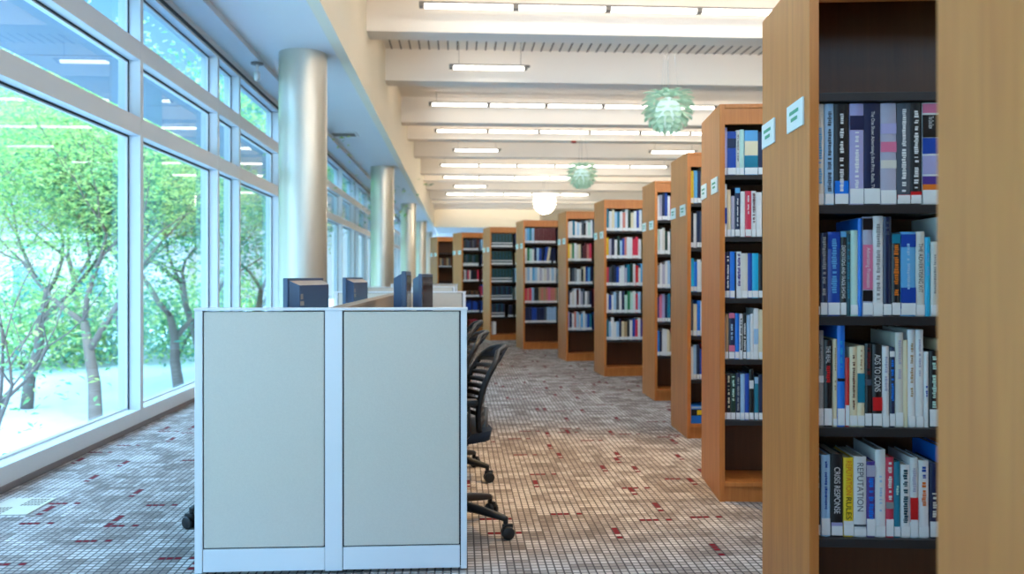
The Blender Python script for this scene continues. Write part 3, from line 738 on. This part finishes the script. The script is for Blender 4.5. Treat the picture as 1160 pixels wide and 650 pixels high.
# everything smaller or further into the ranges: one mass
mats = [M['pages'], M['label']] + [bookmat(c) for c in ('dark green', 'dark teal', 'navy', 'black', 'maroon', 'brown', 'royal blue', 'white', 'offwhite', 'sky blue', 'cream', 'teal', 'slate', 'rose', 'tan', 'pale blue')]
names = [None, None] + ['dark green', 'dark teal', 'navy', 'black', 'maroon', 'brown', 'royal blue', 'white', 'offwhite', 'sky blue', 'cream', 'teal', 'slate', 'rose', 'tan', 'pale blue']
MASS = MB()
def mass_row(case, z, x0, x1, cols, wr, hr, lab=0.04, band=None, seed=1):
    r = random.Random(seed); x = x0; i = 0
    tmp = MB()
    while x < x1:
        w = r.uniform(*wr); h = r.uniform(*hr)
        if x + w > x1: break
        c = names.index(cols[i % len(cols)] if not isinstance(cols, str) else r.choice(names[2:]))
        simple_book_mb(tmp, x, w, r.uniform(.15, .2), h, z + 0.0008, 0.03, c, 0, 1, lab, 0.0, (band[0], band[1], 1) if band else None)
        x += w + 0.0012; i += 1
    for v in tmp.v: MASS.v.append(tuple(CASE_M[case] @ Vector(v)))
    o = len(MASS.v) - len(tmp.v)
    MASS.f += [tuple(i + o for i in f) for f in tmp.f]; MASS.mi += tmp.mi; MASS.sm += tmp.sm
for si in range(5):                              # eighth: bound sets with two pale bands
    mass_row(8, SHELF_Z[si], TH + .004, 0.47 if si < 4 else 0.30, ['dark green', 'dark teal'] if si < 3 else ['dark teal', 'navy', 'black'], (.03, .032), (.25, .256), .035, (.26, .34), seed=80 + si)
mass_row(8, SHELF_Z[4], 0.36, 0.47, ['black', 'navy'], (.03, .034), (.22, .24), .035, None, 88)
mass_row(8, 0.108, TH + .02, TH + .105, ['white'], (.08, .082), (.235, .24), 0, None, 89)
c9 = [['maroon', 'dark green', 'navy', 'dark teal', 'navy', 'black', 'slate', 'navy', 'black'], ['dark green', 'dark green', 'slate', 'dark teal'], ['black', 'white', 'slate', 'rose', 'offwhite', 'navy', 'black', 'black', 'black', 'rose'], ['brown', 'black', 'brown'], ['royal blue', 'navy', 'royal blue', 'royal blue']]
for si in range(5):
    mass_row(9, SHELF_Z[si], TH + .004, 0.42, c9[si], (.03, .04), (.2, .26) if si != 3 else (.13, .15), .04, (.18, .28) if si == 1 else None, 90 + si)
for si in (1, 3):
    mass_row(10, SHELF_Z[si], TH + .004, 0.38, ['brown', 'tan', 'slate', 'brown'], (.035, .045), (.2, .22), .02, None, 100 + si)
START = {1: .52, 2: .24, 3: .13, 4: .2, 5: .5, 6: .42, 7: .6, 8: .5, 9: .45}
for case in range(1, 10):                        # deeper in, past what the camera sees
    for si in range(5):
        if case == 1 and si == 0: continue
        mass_row(case, SHELF_Z[si], max(START[case], .0), LEN / 2 - .03, 'any', (.025, .04), (.22, .27), .035, None, 200 + case * 10 + si)
mass = MASS.build('distant_books', mats)
tag(mass, 'dark bound volumes and small distant books on the far bookcases', 'books', None, 'stuff')

# blue box on the third bookcase's deck, red box in the ninth
def on_case(case, mbs, name, mats_, label, cat, pos):
    o = None
    for nm, mb, mt in mbs:
        if o is None: o = mb.build(name, mt)
        else: mb.build(nm, mt, o)
    o.matrix_world = CASE_M[case] @ Matrix.Translation(pos); tag(o, label, cat); return o
a = MB(); a.bbox(0, .17, 0, .2, 0, .13, .004); b = MB(); b.box(.002, .168, -.0008, .002, .06, .105); c = MB(); c.box(.045, .085, -.0014, .001, .065, .1); d = MB(); d.box(.004, .166, -.0008, .002, .112, .128)
on_case(3, [('box', a, bookmat('bright blue')), ('black_band', b, bookmat('black')), ('yellow_mark', c, bookmat('yellow')), ('pale_band', d, bookmat('pale blue'))], 'box', None, 'bright blue box with a black band on the bottom deck of the third bookcase', 'box', (TH + .005, .02, .1085))
a = MB(); a.bbox(0, .15, 0, .16, 0, .15, .02); b = MB(); b.bbox(-.004, .154, -.004, .164, .15, .175, .008)
on_case(9, [('box', a, M['red_alarm']), ('lid', b, bookmat('rose'))], 'storage_box', None, 'small red box on the bottom deck of the bookcase behind the chairs', 'box', (.22, .05, .1085))

# ------------------------------------------------------------------ workstations
HP = 1.08
def make_workstation(depth):
    t = empty('workstation')
    W, xm0, xm1 = 1.095, 0.515, 0.591
    def front(y0, y1):                            # panel wall across the cluster
        m = MB()
        m.bbox(0, .031, y0, y1, .012, HP - .01, .003); m.build('end_frame', M['white_metal'], t)
        m = MB(); m.bbox(W - .025, W, y0, y1, .012, HP - .01, .003); m.build('end_frame', M['white_metal'], t)
        m = MB(); m.bbox(xm0 + .004, xm1 - .002, y0 + .001, y1, .012, HP - .01, .003); m.build('centre_post', M['white_metal'], t)
        m = MB(); m.box(.031, W - .025, y0 + .012, y1 - .012, .02, HP - .014); m.build('panel_core', M['dark_gap'], t)
        for xa, xb in ((.036, xm0), (xm1 + .004, W - .032)):
            m = MB(); m.bbox(xa, xb, y0 + .002, y1 - .002, .112, HP - .015, .005); m.build('fabric_panel', M['fabric'], t)
            m = MB(); m.bbox(xa - .003, xb + .003, y0 + .001, y1 - .001, .016, .107, .003); m.build('base_rail', M['white_metal'], t)
        m = MB(); m.bbox(-.003, W + .003, y0 - .004, y1 + .004, HP - .01, HP, .003); m.build('top_cap', M['white_metal'], t)
    front(0, .06); front(depth - .06, depth)
    m = MB(); m.bbox(xm0 + .012, xm1 - .012, .064, depth - .064, .1, HP - .018, .004); 
    for k in range(3): m.bbox(xm0 + .008, xm1 - .008, .064, depth - .064, HP - .1 - .09 * k, HP - .09 - .09 * k, .002)
    m.build('spine_panel', M['spine_side'], t)
    m = MB(); m.bbox(xm0 + .002, xm1 - .002, .064, depth - .064, HP - .017, HP - .001, .004); m.build('spine_cap', M['spine_side'], t)
    for xa, xb in ((.01, xm0 + .008), (xm1 - .008, W - .01)):
        m = MB(); m.bbox(xa, xb, .064, depth - .064, .705, .735, .005); m.build('worktop', M['laminate'], t)
        for yy in (depth / 2,):
            m = MB(); m.bbox(xa + .03, xb - .03, yy - .015, yy + .015, 0, .705, .003); m.build('support_leg', M['white_metal'], t)
    return t
Y1 = 3.38
w1 = make_workstation(3.68)
w1.location = (-1.278, Y1 - .005, 0); w1.rotation_euler = (0, 0, A * 0.9)
tag(w1, 'double workstation with beige fabric end panels standing in front of the others', 'workstation', 'beige double workstations')
w2 = copy_tree(w1); X2, Y2 = -1.97, 10.2
w2.location = (-1.79, Y2, 0)
w2['label'] = 'farther double workstation whose panel tops show beyond the monitors'

def make_monitor():
    """screen faces -x; origin on the worktop"""
    t = empty('monitor')
    w, h0, h1 = .42, .12, .46
    m = MB(); m.bbox(-.022, .004, -w / 2, w / 2, h0, h1, .006)
    m.build('bezel', M['monitor'], t)
    m = MB(); m.box(-.0235, -.0215, -w / 2 + .02, w / 2 - .02, h0 + .03, h1 - .02); m.build('screen', M['screen'], t)
    b = MB(); y0, y1, z0, z1 = -w / 2 + .015, w / 2 - .015, h0 + .1, h1 - .012
    vs = [(.004, y0, z0), (.004, y1, z0), (.004, y1, z1), (.004, y0, z1), (.046, y0 + .02, z0 + .03), (.046, y1 - .02, z0 + .03), (.046, y1 - .02, z1 - .022), (.046, y0 + .02, z1 - .022)]
    b.add(vs, [(0, 1, 5, 4), (2, 3, 7, 6)], 1); b.add(vs, [(4, 5, 6, 7), (1, 2, 6, 5), (3, 0, 4, 7), (3, 2, 1, 0)], 0)
    b.build('rear_cover', [M['monitor'], M['monitor_grey']], t)
    s = MB(); s.box(.046, .0468, -.16, -.135, h1 - .1, h1 - .075); s.box(.046, .0468, -.165, -.125, h1 - .13, h1 - .11); s.build('rating_label', M['monitor_grey'], t)
    k = MB(); k.bbox(.008, .05, -.03, .03, .012, h0 + .16, .008); k.build('stand', M['black'], t)
    f = MB(); f.bbox(-.09, .1, -.11, .11, 0, .014, .006); f.build('foot', M['black'], t)
    return t
mon = make_monitor()
MONS = [(-1.02, 4.15, 1.2, -14, -.10, 'dark monitor seen from behind above the beige panel, beside the large column'),
        (-1.09, 5.8, 1.2, -9, -.10, 'second dark monitor seen from behind, between the column and the spine'),
        (-.575, 4.5, 1.235, 180, -.02, 'dark monitor seen edge on above the right fabric panel'),
        (-.60, 5.75, 1.225, 172, -.14, 'slanted bluish monitor behind the edge on one')]
MONS[2] = MONS[2][:5] + ('upright dark monitor seen edge on, over the spine side of the desk',)
for i, (X, Y, zt, rz, tilt, lab) in enumerate(MONS):
    o = mon if i == 0 else copy_tree(mon)
    o.location = (X, Y, .7355); o.rotation_euler = (0, 0, rad(rz) + (A if rz < 90 else A))
    s = (zt - .7355) / .46
    o.scale = (1, 1, s)
    tag(o, lab, 'monitor', 'computer monitors on the workstation')

# ------------------------------------------------------------------ office chairs
def make_chair():
    """sits facing -x; backrest at +x"""
    t = empty('office_chair')
    m = MB(); m.lathe([(0, .44), (.11, .44), (.11, .4), (.05, .385), (.0, .385)], 16); m.build('seat_mount', M['black'], t)
    m = MB(); m.tube([(0, 0, .1), (0, 0, .25)], .03, 14); m.tube([(0, 0, .25), (0, 0, .39)], .018, 12); m.build('gas_column', M['black'], t)
    # seat: rounded pad with a waterfall front
    m = MB(); n = 12; vs = []; fs = []
    for i in range(n + 1):
        for j in range(n + 1):
            a = -1 + 2 * i / n; b = -1 + 2 * j / n
            x = .235 * a * math.sqrt(max(0, 1 - .28 * b * b)); y = .235 * b * math.sqrt(max(0, 1 - .28 * a * a))
            z = .475 + .012 * (a * a + b * b) - (.03 * max(0, -a - .6) / .4)
            vs.append((x, y, z))
    N = len(vs); vs += [(x * .96, y * .96, z - .045) for x, y, z in vs]
    for i in range(n):
        for j in range(n):
            q = i * (n + 1) + j
            fs += [(q, q + n + 1, q + n + 2, q + 1), (N + q, N + q + 1, N + q + n + 2, N + q + n + 1)]
    for k in range(n):
        e = [(k, k + 1), ((n) * (n + 1) + k + 1, n * (n + 1) + k), ((k + 1) * (n + 1), k * (n + 1)), (k * (n + 1) + n, (k + 1) * (n + 1) + n)]
        fs += [(p, q, N + q, N + p) for p, q in e]
    m.add(vs, fs, 0, True); m.build('seat', M['mesh_seat'], t)
    # backrest: curved shell of slats between side rails
    def prof(s):                                   # s 0..1 up the back -> (x, z)
        z = .50 + .37 * s
        return (.20 + .02 * math.sin(s * 3.1) * -1 + .105 * s * s + .0 * s, z)
    def pt(s, q, off=0.0):                         # q -1..1 across
        x, z = prof(s)
        wdt = .20 + .03 * math.sin(math.pi * min(1, s * 1.05))
        if s > .85: wdt -= .10 * ((s - .85) / .15) ** 2
        return Vector((x - .05 * q * q + off, wdt * q, z - .018 * q * q * s))
    m = MB()
    rows = 9
    for k in range(rows):
        s0 = .06 + .84 * k / rows; s1 = s0 + .84 / rows * (.62 if k < rows - 1 else .9)
        nn = 14; vs = []
        for j in range(nn + 1):
            q = -1 + 2 * j / nn
            for s, off in ((s0, -.006), (s1, -.006), (s1, .006), (s0, .006)): vs.append(pt(s, q, off))
        fs = []
        for j in range(nn):
            for a in range(4): fs.append((j * 4 + a, j * 4 + (a + 1) % 4, (j + 1) * 4 + (a + 1) % 4, (j + 1) * 4 + a))
        m.add(vs, fs, 0, True)
    m.build('back_slat', M['black'], t)
    m = MB()
    pts = [pt(s / 12, -1) for s in range(13)] + [pt(1.0, -1 + 2 * j / 10) for j in range(1, 10)] + [pt(s / 12, 1) for s in range(12, -1, -1)]
    m.tube(pts, .014, 8); m.build('back_frame', M['black'], t)
    m = MB(); n2 = 12; vs = []                     # padded navy top of the back
    for j in range(n2 + 1):
        q = -.96 + 1.92 * j / n2
        for s, off in ((.86, -.012), (1.0, -.016), (1.01, .0), (1.0, .018), (.86, .012)): vs.append(pt(s, q, off))
    fs = [(j * 5 + a, j * 5 + (a + 1) % 5, (j + 1) * 5 + (a + 1) % 5, (j + 1) * 5 + a) for j in range(n2) for a in range(5)]
    m.add(vs, fs, 0, True); m.build('head_pad', M['mesh_seat'], t)
    m = MB(); m.tube([(.0, 0, .43), (.14, 0, .43), (.205, 0, .47), (.21, 0, .58)], [.022, .022, .02, .014], 8); m.bbox(.13, .2, -.09, .09, .425, .455, .01); m.build('back_bracket', M['grey_metal'], t)
    for sgn in (-1, 1):
        m = MB(); m.tube([(.06, .2 * sgn, .45), (.09, .265 * sgn, .5), (.085, .27 * sgn, .63)], .014, 8)
        a = m.build('armrest', M['black'], t)
        m = MB(); m.bbox(-.09, .13, .27 * sgn - .035, .27 * sgn + .035, .63, .658, .012); m.build('arm_pad', M['black'], a)
        m = MB(); m.tube([(.075, .284 * sgn, .6), (.075, .292 * sgn, .6)], .011, 10); m.build('arm_bolt', M['chrome'], a)
    for k in range(5):
        ang = rad(72 * k); R = Matrix.Rotation(ang, 4, 'Z')
        m = MB(); m.tube([(.0, 0, .135), (.05, 0, .135), (.2, 0, .118), (.325, 0, .095), (.343, 0, .088)], [.03, .028, .022, .016, .012], 8, 0, R)
        m.tube([(.335, 0, .098), (.335, 0, .06)], .012, 8, 0, R)
        leg = m.build('base_leg', M['black'], t)
        m = MB()
        T = R @ Matrix.Translation((.345, 0, .0305)) @ Matrix.Rotation(rad(35 + 47 * k), 4, 'Z')
        for y in (-.024, .006):
            P = [(.0, 0), (.024, 0), (.03, .003), (.03, .015), (.024, .018), (.0, .018)]
            m.lathe([(r, z) for r, z in P], 18, 0, T @ Matrix.Translation((0, y, 0)) @ Matrix.Rotation(rad(-90), 4, 'X'))
        m.tube([(-.0, -.01, .0), (-.0, .012, .0)], .008, 8, 0, T); m.bbox(-.026, .024, -.008, .008, .01, .04, .006, 0, T)
        m.build('caster', M['black'], leg)
    return t
ch = make_chair()
CH = [(-.335, 4.0, 11, 'black office chair at the aisle side of the desk, its five star base fully showing'),
      (-.455, 5.05, 8, 'second black office chair along the aisle side of the desk'),
      (-.53, 6.2, 6, 'third black office chair along the aisle side, mostly hidden by the others'),
      (-1.235, 4.17, 90, 'black office chair on the window side, only two casters showing')]
BASE_ROT = [-35, -30, 10, -29]
for i, (X, Y, rz, lab) in enumerate(CH):
    o = ch if i == 0 else copy_tree(ch)
    o.location = (X, Y, 0); o.rotation_euler = (0, 0, rad(rz))
    tag(o, lab, 'chair', 'black office chairs at the workstation')
    for c in o.children:
        if c.name.startswith('base_leg'): c.rotation_euler = (0, 0, rad(BASE_ROT[i]))

# ------------------------------------------------------------------ pendants
def pendant(X, Y, z, lit, label):
    t = empty('pendant_lamp', (X, Y, z)); tag(t, label, 'pendant lamp', 'artichoke pendant lamps')
    g = M['lit_glass'] if lit else M['green_glass']
    m = MB(); m.lathe([(0, -.24), (.06, -.235), (.13, -.19), (.18, -.1), (.19, 0), (.16, .1), (.08, .17), (.03, .2)], 20)
    m.build('lamp_core', M['lit_glass'] if lit else M['pale_core'], t)
    r_ = random.Random(5)
    m = MB()
    rings = [(.245, .15, 10, .30, -.10), (.18, .22, 12, .25, .02), (.11, .26, 13, .23, .14), (.03, .285, 14, .2, .3), (-.04, .27, 14, .2, .55), (-.11, .235, 13, .18, .8), (-.17, .185, 11, .16, 1.0), (-.22, .12, 9, .14, 1.15)]
    for k, (zz, rr, n, ln, tilt) in enumerate(rings):
        for j in range(n):
            th = 2 * math.pi * (j + .5 * (k % 2)) / n
            wd = 2 * math.pi * rr / n * .45
            T = Matrix.Rotation(th, 4, 'Z') @ Matrix.Translation((rr * .82, 0, zz)) @ Matrix.Rotation(tilt, 4, 'Y')
            vs = [(0, -wd * .6, 0), (0, wd * .6, 0), (ln * .55, wd, .012), (ln * .55, -wd, .012), (ln * .72, -wd * .95, .0), (ln * .72, wd * .95, .0), (ln * .8, 0, -.012), (ln * .55, 0, .022), (0, 0, .012)]
            top = [(0, 8, 7, 3), (8, 1, 2, 7), (3, 7, 6, 4), (7, 2, 5, 6)]
            N = len(vs); vs2 = vs + [(x, y, z_ - .005) for x, y, z_ in vs]
            m.add(vs2, top + [tuple(N + i for i in reversed(f)) for f in top] + [(0, 3, N + 3, N), (3, 4, N + 4, N + 3), (4, 6, N + 6, N + 4), (6, 5, N + 5, N + 6), (5, 2, N + 2, N + 5), (2, 1, N + 1, N + 2)], 0, False, T)
    m.build('leaf_shade', g, t)
    m = MB(); m.lathe([(0, .30), (.16, .285), (.2, .26), (.2, .25), (.0, .262)], 20); m.build('cap', g, t)
    m = MB(); m.tube([(0, 0, .29), (0, 0, Z_C - z)], .004, 6)
    for k in range(3):
        a = 2 * math.pi * k / 3
        m.tube([(.15 * math.cos(a), .15 * math.sin(a), .28), (.02 * math.cos(a), .02 * math.sin(a), Z_C - z)], .002, 5)
    m.build('suspension_cable', M['chrome'], t)
    if lit:
        L = bpy.data.lights.new('pendant_bulb', 'POINT'); L.energy = 60; L.color = (1, .93, .8); L.shadow_soft_size = .12
        lo = bpy.data.objects.new('pendant_bulb', L); COL.objects.link(lo); lo.parent = t; lo.location = (0, 0, -.42)
pendant(2.27, 12.2, 3.61, False, 'large pale green artichoke pendant lamp hanging before the tall bookcases')
pendant(1.68, 20.2, 3.63, False, 'smaller green artichoke pendant lamp hanging above the sixth bookcase')
pendant(1.08, 27.8, 3.60, True, 'glowing white artichoke pendant lamp above the seventh bookcase')

# ------------------------------------------------------------------ small fittings
t = empty('ceiling_sensor', world_of(-2.295, 9.71, 3.635)); tag(t, 'small white sensor on a short stem under the window soffit', 'sensor')
m = MB(); m.lathe([(0, 0), (.07, 0), (.07, -.02), (.0, -.022)], 16); m.build('mounting_plate', M['fixture'], t)
m = MB(); m.tube([(0, 0, -.02), (0, 0, -.12)], .016, 8); m.lathe([(.0, -.1), (.032, -.1), (.032, -.2), (.0, -.21)], 14); m.build('sensor_body', M['white_metal'], t)
t = empty('air_vent', world_of(-2.02, 14.9, Z_S), A); tag(t, 'dark square air vent in the pale soffit beyond the large column', 'vent')
m = MB(); m.bbox(-.24, .24, -.24, -.2, -.016, -.0005, .003); m.bbox(-.24, .24, .2, .24, -.016, -.0005, .003); m.bbox(-.24, -.2, -.2, .2, -.016, -.0005, .003); m.bbox(.2, .24, -.2, .2, -.016, -.0005, .003); m.build('frame', M['white_metal'], t)
m = MB()
for k in range(7): m.box(-.2, .2, -.19 + .055 * k, -.165 + .055 * k, -.012, -.001, 0)
m.build('louver', M['fixture'], t)
m = MB(); m.box(-.2, .2, -.2, .2, -.002, -.0008); m.build('duct_opening', M['gasket'], t)
t = empty('floor_vent', world_of(-2.31, 4.55, 0), A); tag(t, 'beige floor vent plate with two dark perforated grilles in the carpet', 'vent')
m = MB(); m.bbox(-.125, .125, -.16, .16, 0.0005, .004, .001); m.build('plate', M['beige_plate'], t)
for (xa, xb, ya, yb) in ((-.115, .0, -.15, -.01), (.0, .115, .01, .15)):
    m = MB()
    for k in range(4):
        for j in range(6): m.box(xa + .006 + (xb - xa - .012) * j / 6, xa + .006 + (xb - xa - .012) * (j + .62) / 6, ya + (yb - ya) * k / 4, ya + (yb - ya) * (k + .68) / 4, .004, .0045)
    m.build('grille', M['brown_hole'], t)
t = empty('alarm_sounder', (70 / F * 20.75, 20.75, 4.55)); tag(t, 'small red alarm under the fourth beam, between the pendants', 'alarm')
m = MB(); m.lathe([(0, 0), (.07, 0), (.075, -.03), (.05, -.055), (0, -.06)], 16); m.build('housing', M['red_alarm'], t)
# recessed warm downlight over the aisle by the chairs
t = empty('downlight', (0.35, 5.15, Z_C)); tag(t, 'warm round downlight in the ceiling above the aisle, outside the picture', 'ceiling light')
m = MB(); m.lathe([(.07, -.012), (.1, -.012), (.1, 0), (.07, 0), (.07, -.012)], 24); m.build('ring', M['fixture'], t)
L = bpy.data.lights.new('downlight_beam', 'SPOT'); L.energy = 300; L.color = (1, .58, .14); L.spot_size = rad(40); L.spot_blend = .9; L.shadow_soft_size = .05
lo = bpy.data.objects.new('downlight_beam', L); COL.objects.link(lo); lo.parent = t; lo.location = (0, 0, -.02)

# ------------------------------------------------------------------ outside
GZ = -1.8
m = MB(); m.box(-90, U_F - .2, -40, 110, GZ - .3, GZ); struct('ground_outside', m, M['concrete'])
m = MB(); m.box(-90, -19, -40, 110, GZ, GZ + .03); struct('lawn_outside', m, M['lawn'])
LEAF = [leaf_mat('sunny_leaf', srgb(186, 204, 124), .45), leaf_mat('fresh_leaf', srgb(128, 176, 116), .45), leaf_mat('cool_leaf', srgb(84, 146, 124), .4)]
def tree(X, Y, hgt, crown_r, z_split, nl, kind, label, seed, lean=(0, 0), leaf=.11):
    r = random.Random(seed)
    t = empty('tree', (X, Y, GZ)); tag(t, label, 'tree', 'trees outside the windows')
    m = MB(); tips = []
    def branch(p, d, L, rad_, depth):
        pts = [p]; rs = [rad_]; q = p.copy(); dd = d.copy()
        n = 4
        for i in range(n):
            dd = (dd + Vector((r.uniform(-.22, .22), r.uniform(-.22, .22), r.uniform(-.05, .16)))).normalized()
            q = q + dd * (L / n); pts.append(q.copy()); rs.append(rad_ * (1 - .45 * (i + 1) / n))
            if depth <= 3: tips.append((q.copy(), depth))
        m.tube(pts, rs, 7 if depth > 2 else 5)
        if depth > 0:
            for k in range(3 if depth > 1 else 3):
                a = r.uniform(0, 2 * math.pi); s = r.uniform(.55, 1.0)
                nd = (dd * .75 + Vector((math.cos(a) * s, math.sin(a) * s, r.uniform(-.15, .45)))).normalized()
                branch(pts[-1 - (k % 2)].copy(), nd, L * r.uniform(.68, .95), rs[-1 - (k % 2)] * .72, depth - 1)
    d0 = Vector((lean[0], lean[1], 1)).normalized()
    branch(Vector((0, 0, 0)), d0, z_split, .075 + .010 * hgt, 4 if hgt > 5 else 3)
    m.build('trunk', M['bark'], t)
    f = MB(); vs = f.v
    for k in range(nl):
        p, dep = tips[r.randrange(len(tips))]
        sp = .48 if dep else .6
        c = p + Vector((r.gauss(0, sp), r.gauss(0, sp), r.gauss(0, sp * .45)))
        T = Matrix.Translation(c) @ Euler((r.uniform(-.7, .7), r.uniform(-.7, .7), r.uniform(0, 6.3))).to_matrix().to_4x4()
        s = leaf * r.uniform(.6, 1.3)
        f.add([(0, 0, 0), (s * .5, -s * .2, .01), (s, 0, 0), (s * .5, s * .2, .01)], [(0, 1, 2, 3)], r.choice(((0, 0, 1), (0, 1, 1, 2), (1, 2, 2))[kind]), False, T)
    f.build('foliage', LEAF, t)
def at_px(px, Y): return (px - CX) / F * Y
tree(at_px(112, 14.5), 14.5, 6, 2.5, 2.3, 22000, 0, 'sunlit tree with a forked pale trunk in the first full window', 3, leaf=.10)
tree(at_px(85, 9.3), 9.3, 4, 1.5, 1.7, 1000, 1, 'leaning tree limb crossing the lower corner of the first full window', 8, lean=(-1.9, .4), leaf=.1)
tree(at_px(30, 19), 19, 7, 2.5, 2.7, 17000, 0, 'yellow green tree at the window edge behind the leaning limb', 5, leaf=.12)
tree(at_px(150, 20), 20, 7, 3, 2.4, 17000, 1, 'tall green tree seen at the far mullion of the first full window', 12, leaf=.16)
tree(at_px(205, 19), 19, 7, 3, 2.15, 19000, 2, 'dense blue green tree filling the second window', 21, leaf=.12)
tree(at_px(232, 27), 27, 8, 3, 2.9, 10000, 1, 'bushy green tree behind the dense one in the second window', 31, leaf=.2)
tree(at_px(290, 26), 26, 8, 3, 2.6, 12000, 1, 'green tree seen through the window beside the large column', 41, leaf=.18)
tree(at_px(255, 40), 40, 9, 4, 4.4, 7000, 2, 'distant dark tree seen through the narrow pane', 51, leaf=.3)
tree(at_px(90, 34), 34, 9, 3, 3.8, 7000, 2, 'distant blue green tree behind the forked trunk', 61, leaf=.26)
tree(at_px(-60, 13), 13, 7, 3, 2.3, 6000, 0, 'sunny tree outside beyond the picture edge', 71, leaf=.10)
def shrub(X, Y, rr, hh, kind, label, seed):
    r = random.Random(seed)
    t = empty('shrub', (X, Y, GZ)); tag(t, label, 'shrub', 'shrubs outside the windows')
    m = MB()
    for k in range(6):
        a = r.uniform(0, 6.3); m.tube([(0, 0, 0), (math.cos(a) * rr * .3, math.sin(a) * rr * .3, hh * .5), (math.cos(a) * rr * .6, math.sin(a) * rr * .6, hh * .85)], [.03, .02, .01], 5)
    m.build('stem', M['bark'], t)
    f = MB()
    for k in range(2600):
        d = Vector((r.gauss(0, 1), r.gauss(0, 1), abs(r.gauss(0, 1)))).normalized() * (r.random() ** .35)
        T = Matrix.Translation((d.x * rr, d.y * rr, d.z * hh + .1)) @ Euler((r.uniform(-.9, .9), r.uniform(-.9, .9), r.uniform(0, 6.3))).to_matrix().to_4x4()
        s = .2 * r.uniform(.6, 1.3)
        f.add([(0, 0, 0), (s * .5, -s * .25, .01), (s, 0, 0), (s * .5, s * .25, .01)], [(0, 1, 2, 3)], r.choice(((0, 0, 1), (0, 1, 1, 2), (1, 2, 2))[kind]), False, T)
    f.build('foliage', LEAF, t)
for i, (px, Y, rr, hh, k, lab) in enumerate([
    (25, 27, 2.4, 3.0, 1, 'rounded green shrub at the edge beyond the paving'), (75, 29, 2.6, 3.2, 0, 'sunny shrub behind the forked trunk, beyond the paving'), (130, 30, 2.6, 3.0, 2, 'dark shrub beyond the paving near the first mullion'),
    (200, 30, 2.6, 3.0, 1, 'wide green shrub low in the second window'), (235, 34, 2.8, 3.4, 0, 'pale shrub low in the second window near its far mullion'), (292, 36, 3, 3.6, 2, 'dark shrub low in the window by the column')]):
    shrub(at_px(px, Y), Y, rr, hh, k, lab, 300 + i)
b = empty('building', (-40, 52, GZ)); tag(b, 'long pale lavender building far behind the trees', 'building')
m = MB(); m.box(-14, 16, 0, 10, 0, 5.2); m.build('wall', M['bldg'], b)
m = MB(); m.bbox(-14.4, 16.4, -.4, 10.4, 5.2, 5.6, .05); m.build('roof', M['mullion'], b)
for k in range(8):
    m = MB(); m.box(-12.5 + 3.6 * k, -10.5 + 3.6 * k, -.05, .02, 1.6, 3.6); m.build('window', M['bldg_glass'], b)

# ------------------------------------------------------------------ light
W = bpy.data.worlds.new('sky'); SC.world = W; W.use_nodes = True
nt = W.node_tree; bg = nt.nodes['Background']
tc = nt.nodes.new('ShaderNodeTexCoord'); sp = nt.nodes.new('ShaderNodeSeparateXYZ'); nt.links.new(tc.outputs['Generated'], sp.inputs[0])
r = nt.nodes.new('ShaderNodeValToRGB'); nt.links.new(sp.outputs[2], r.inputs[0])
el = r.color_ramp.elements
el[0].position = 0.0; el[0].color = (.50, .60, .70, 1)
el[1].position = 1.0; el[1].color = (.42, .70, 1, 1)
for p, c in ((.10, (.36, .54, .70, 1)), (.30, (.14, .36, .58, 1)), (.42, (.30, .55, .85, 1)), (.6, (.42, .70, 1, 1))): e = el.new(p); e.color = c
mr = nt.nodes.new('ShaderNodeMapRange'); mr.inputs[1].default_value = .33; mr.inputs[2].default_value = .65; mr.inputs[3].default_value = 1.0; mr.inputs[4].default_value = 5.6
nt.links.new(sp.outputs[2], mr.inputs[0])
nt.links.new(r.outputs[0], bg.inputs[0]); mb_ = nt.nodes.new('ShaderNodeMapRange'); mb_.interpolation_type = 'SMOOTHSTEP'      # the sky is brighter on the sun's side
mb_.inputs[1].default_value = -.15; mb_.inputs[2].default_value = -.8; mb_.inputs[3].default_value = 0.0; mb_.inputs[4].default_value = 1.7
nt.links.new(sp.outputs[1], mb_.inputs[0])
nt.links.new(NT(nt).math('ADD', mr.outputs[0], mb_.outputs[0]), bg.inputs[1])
S = bpy.data.lights.new('sun', 'SUN'); S.energy = 1.9; S.angle = rad(1.5); S.color = (1, .95, .85)
so = bpy.data.objects.new('sun', S); COL.objects.link(so)
d = Vector((-.22, .72, -.75)).normalized(); so.rotation_euler = d.to_track_quat('-Z', 'Y').to_euler()

# ------------------------------------------------------------------ camera
cam = bpy.data.cameras.new('camera'); co = bpy.data.objects.new('camera', cam); COL.objects.link(co)
co.location = (0, 0, HC); co.rotation_euler = (rad(90), 0, 0)
cam.sensor_fit = 'HORIZONTAL'; cam.sensor_width = 36; cam.lens = 36 * F / 1160
cam.shift_x = 0; cam.shift_y = -(325 - HY) / 1160
cam.clip_start = .05; cam.clip_end = 300
cam.dof.use_dof = True; cam.dof.focus_distance = 3.3; cam.dof.aperture_fstop = 2.8
SC.camera = co

SC.view_settings.view_transform = 'Standard'; SC.view_settings.look = 'None'
SC.view_settings.gamma = 1.0; SC.view_settings.use_curve_mapping = False
SC.view_settings.exposure = 1.12
cy = SC.cycles
cy.use_denoising = True; cy.max_bounces = 10; cy.diffuse_bounces = 5; cy.glossy_bounces = 4; cy.transparent_max_bounces = 12; cy.sample_clamp_indirect = 6.0; cy.caustics_reflective = False; cy.caustics_refractive = False
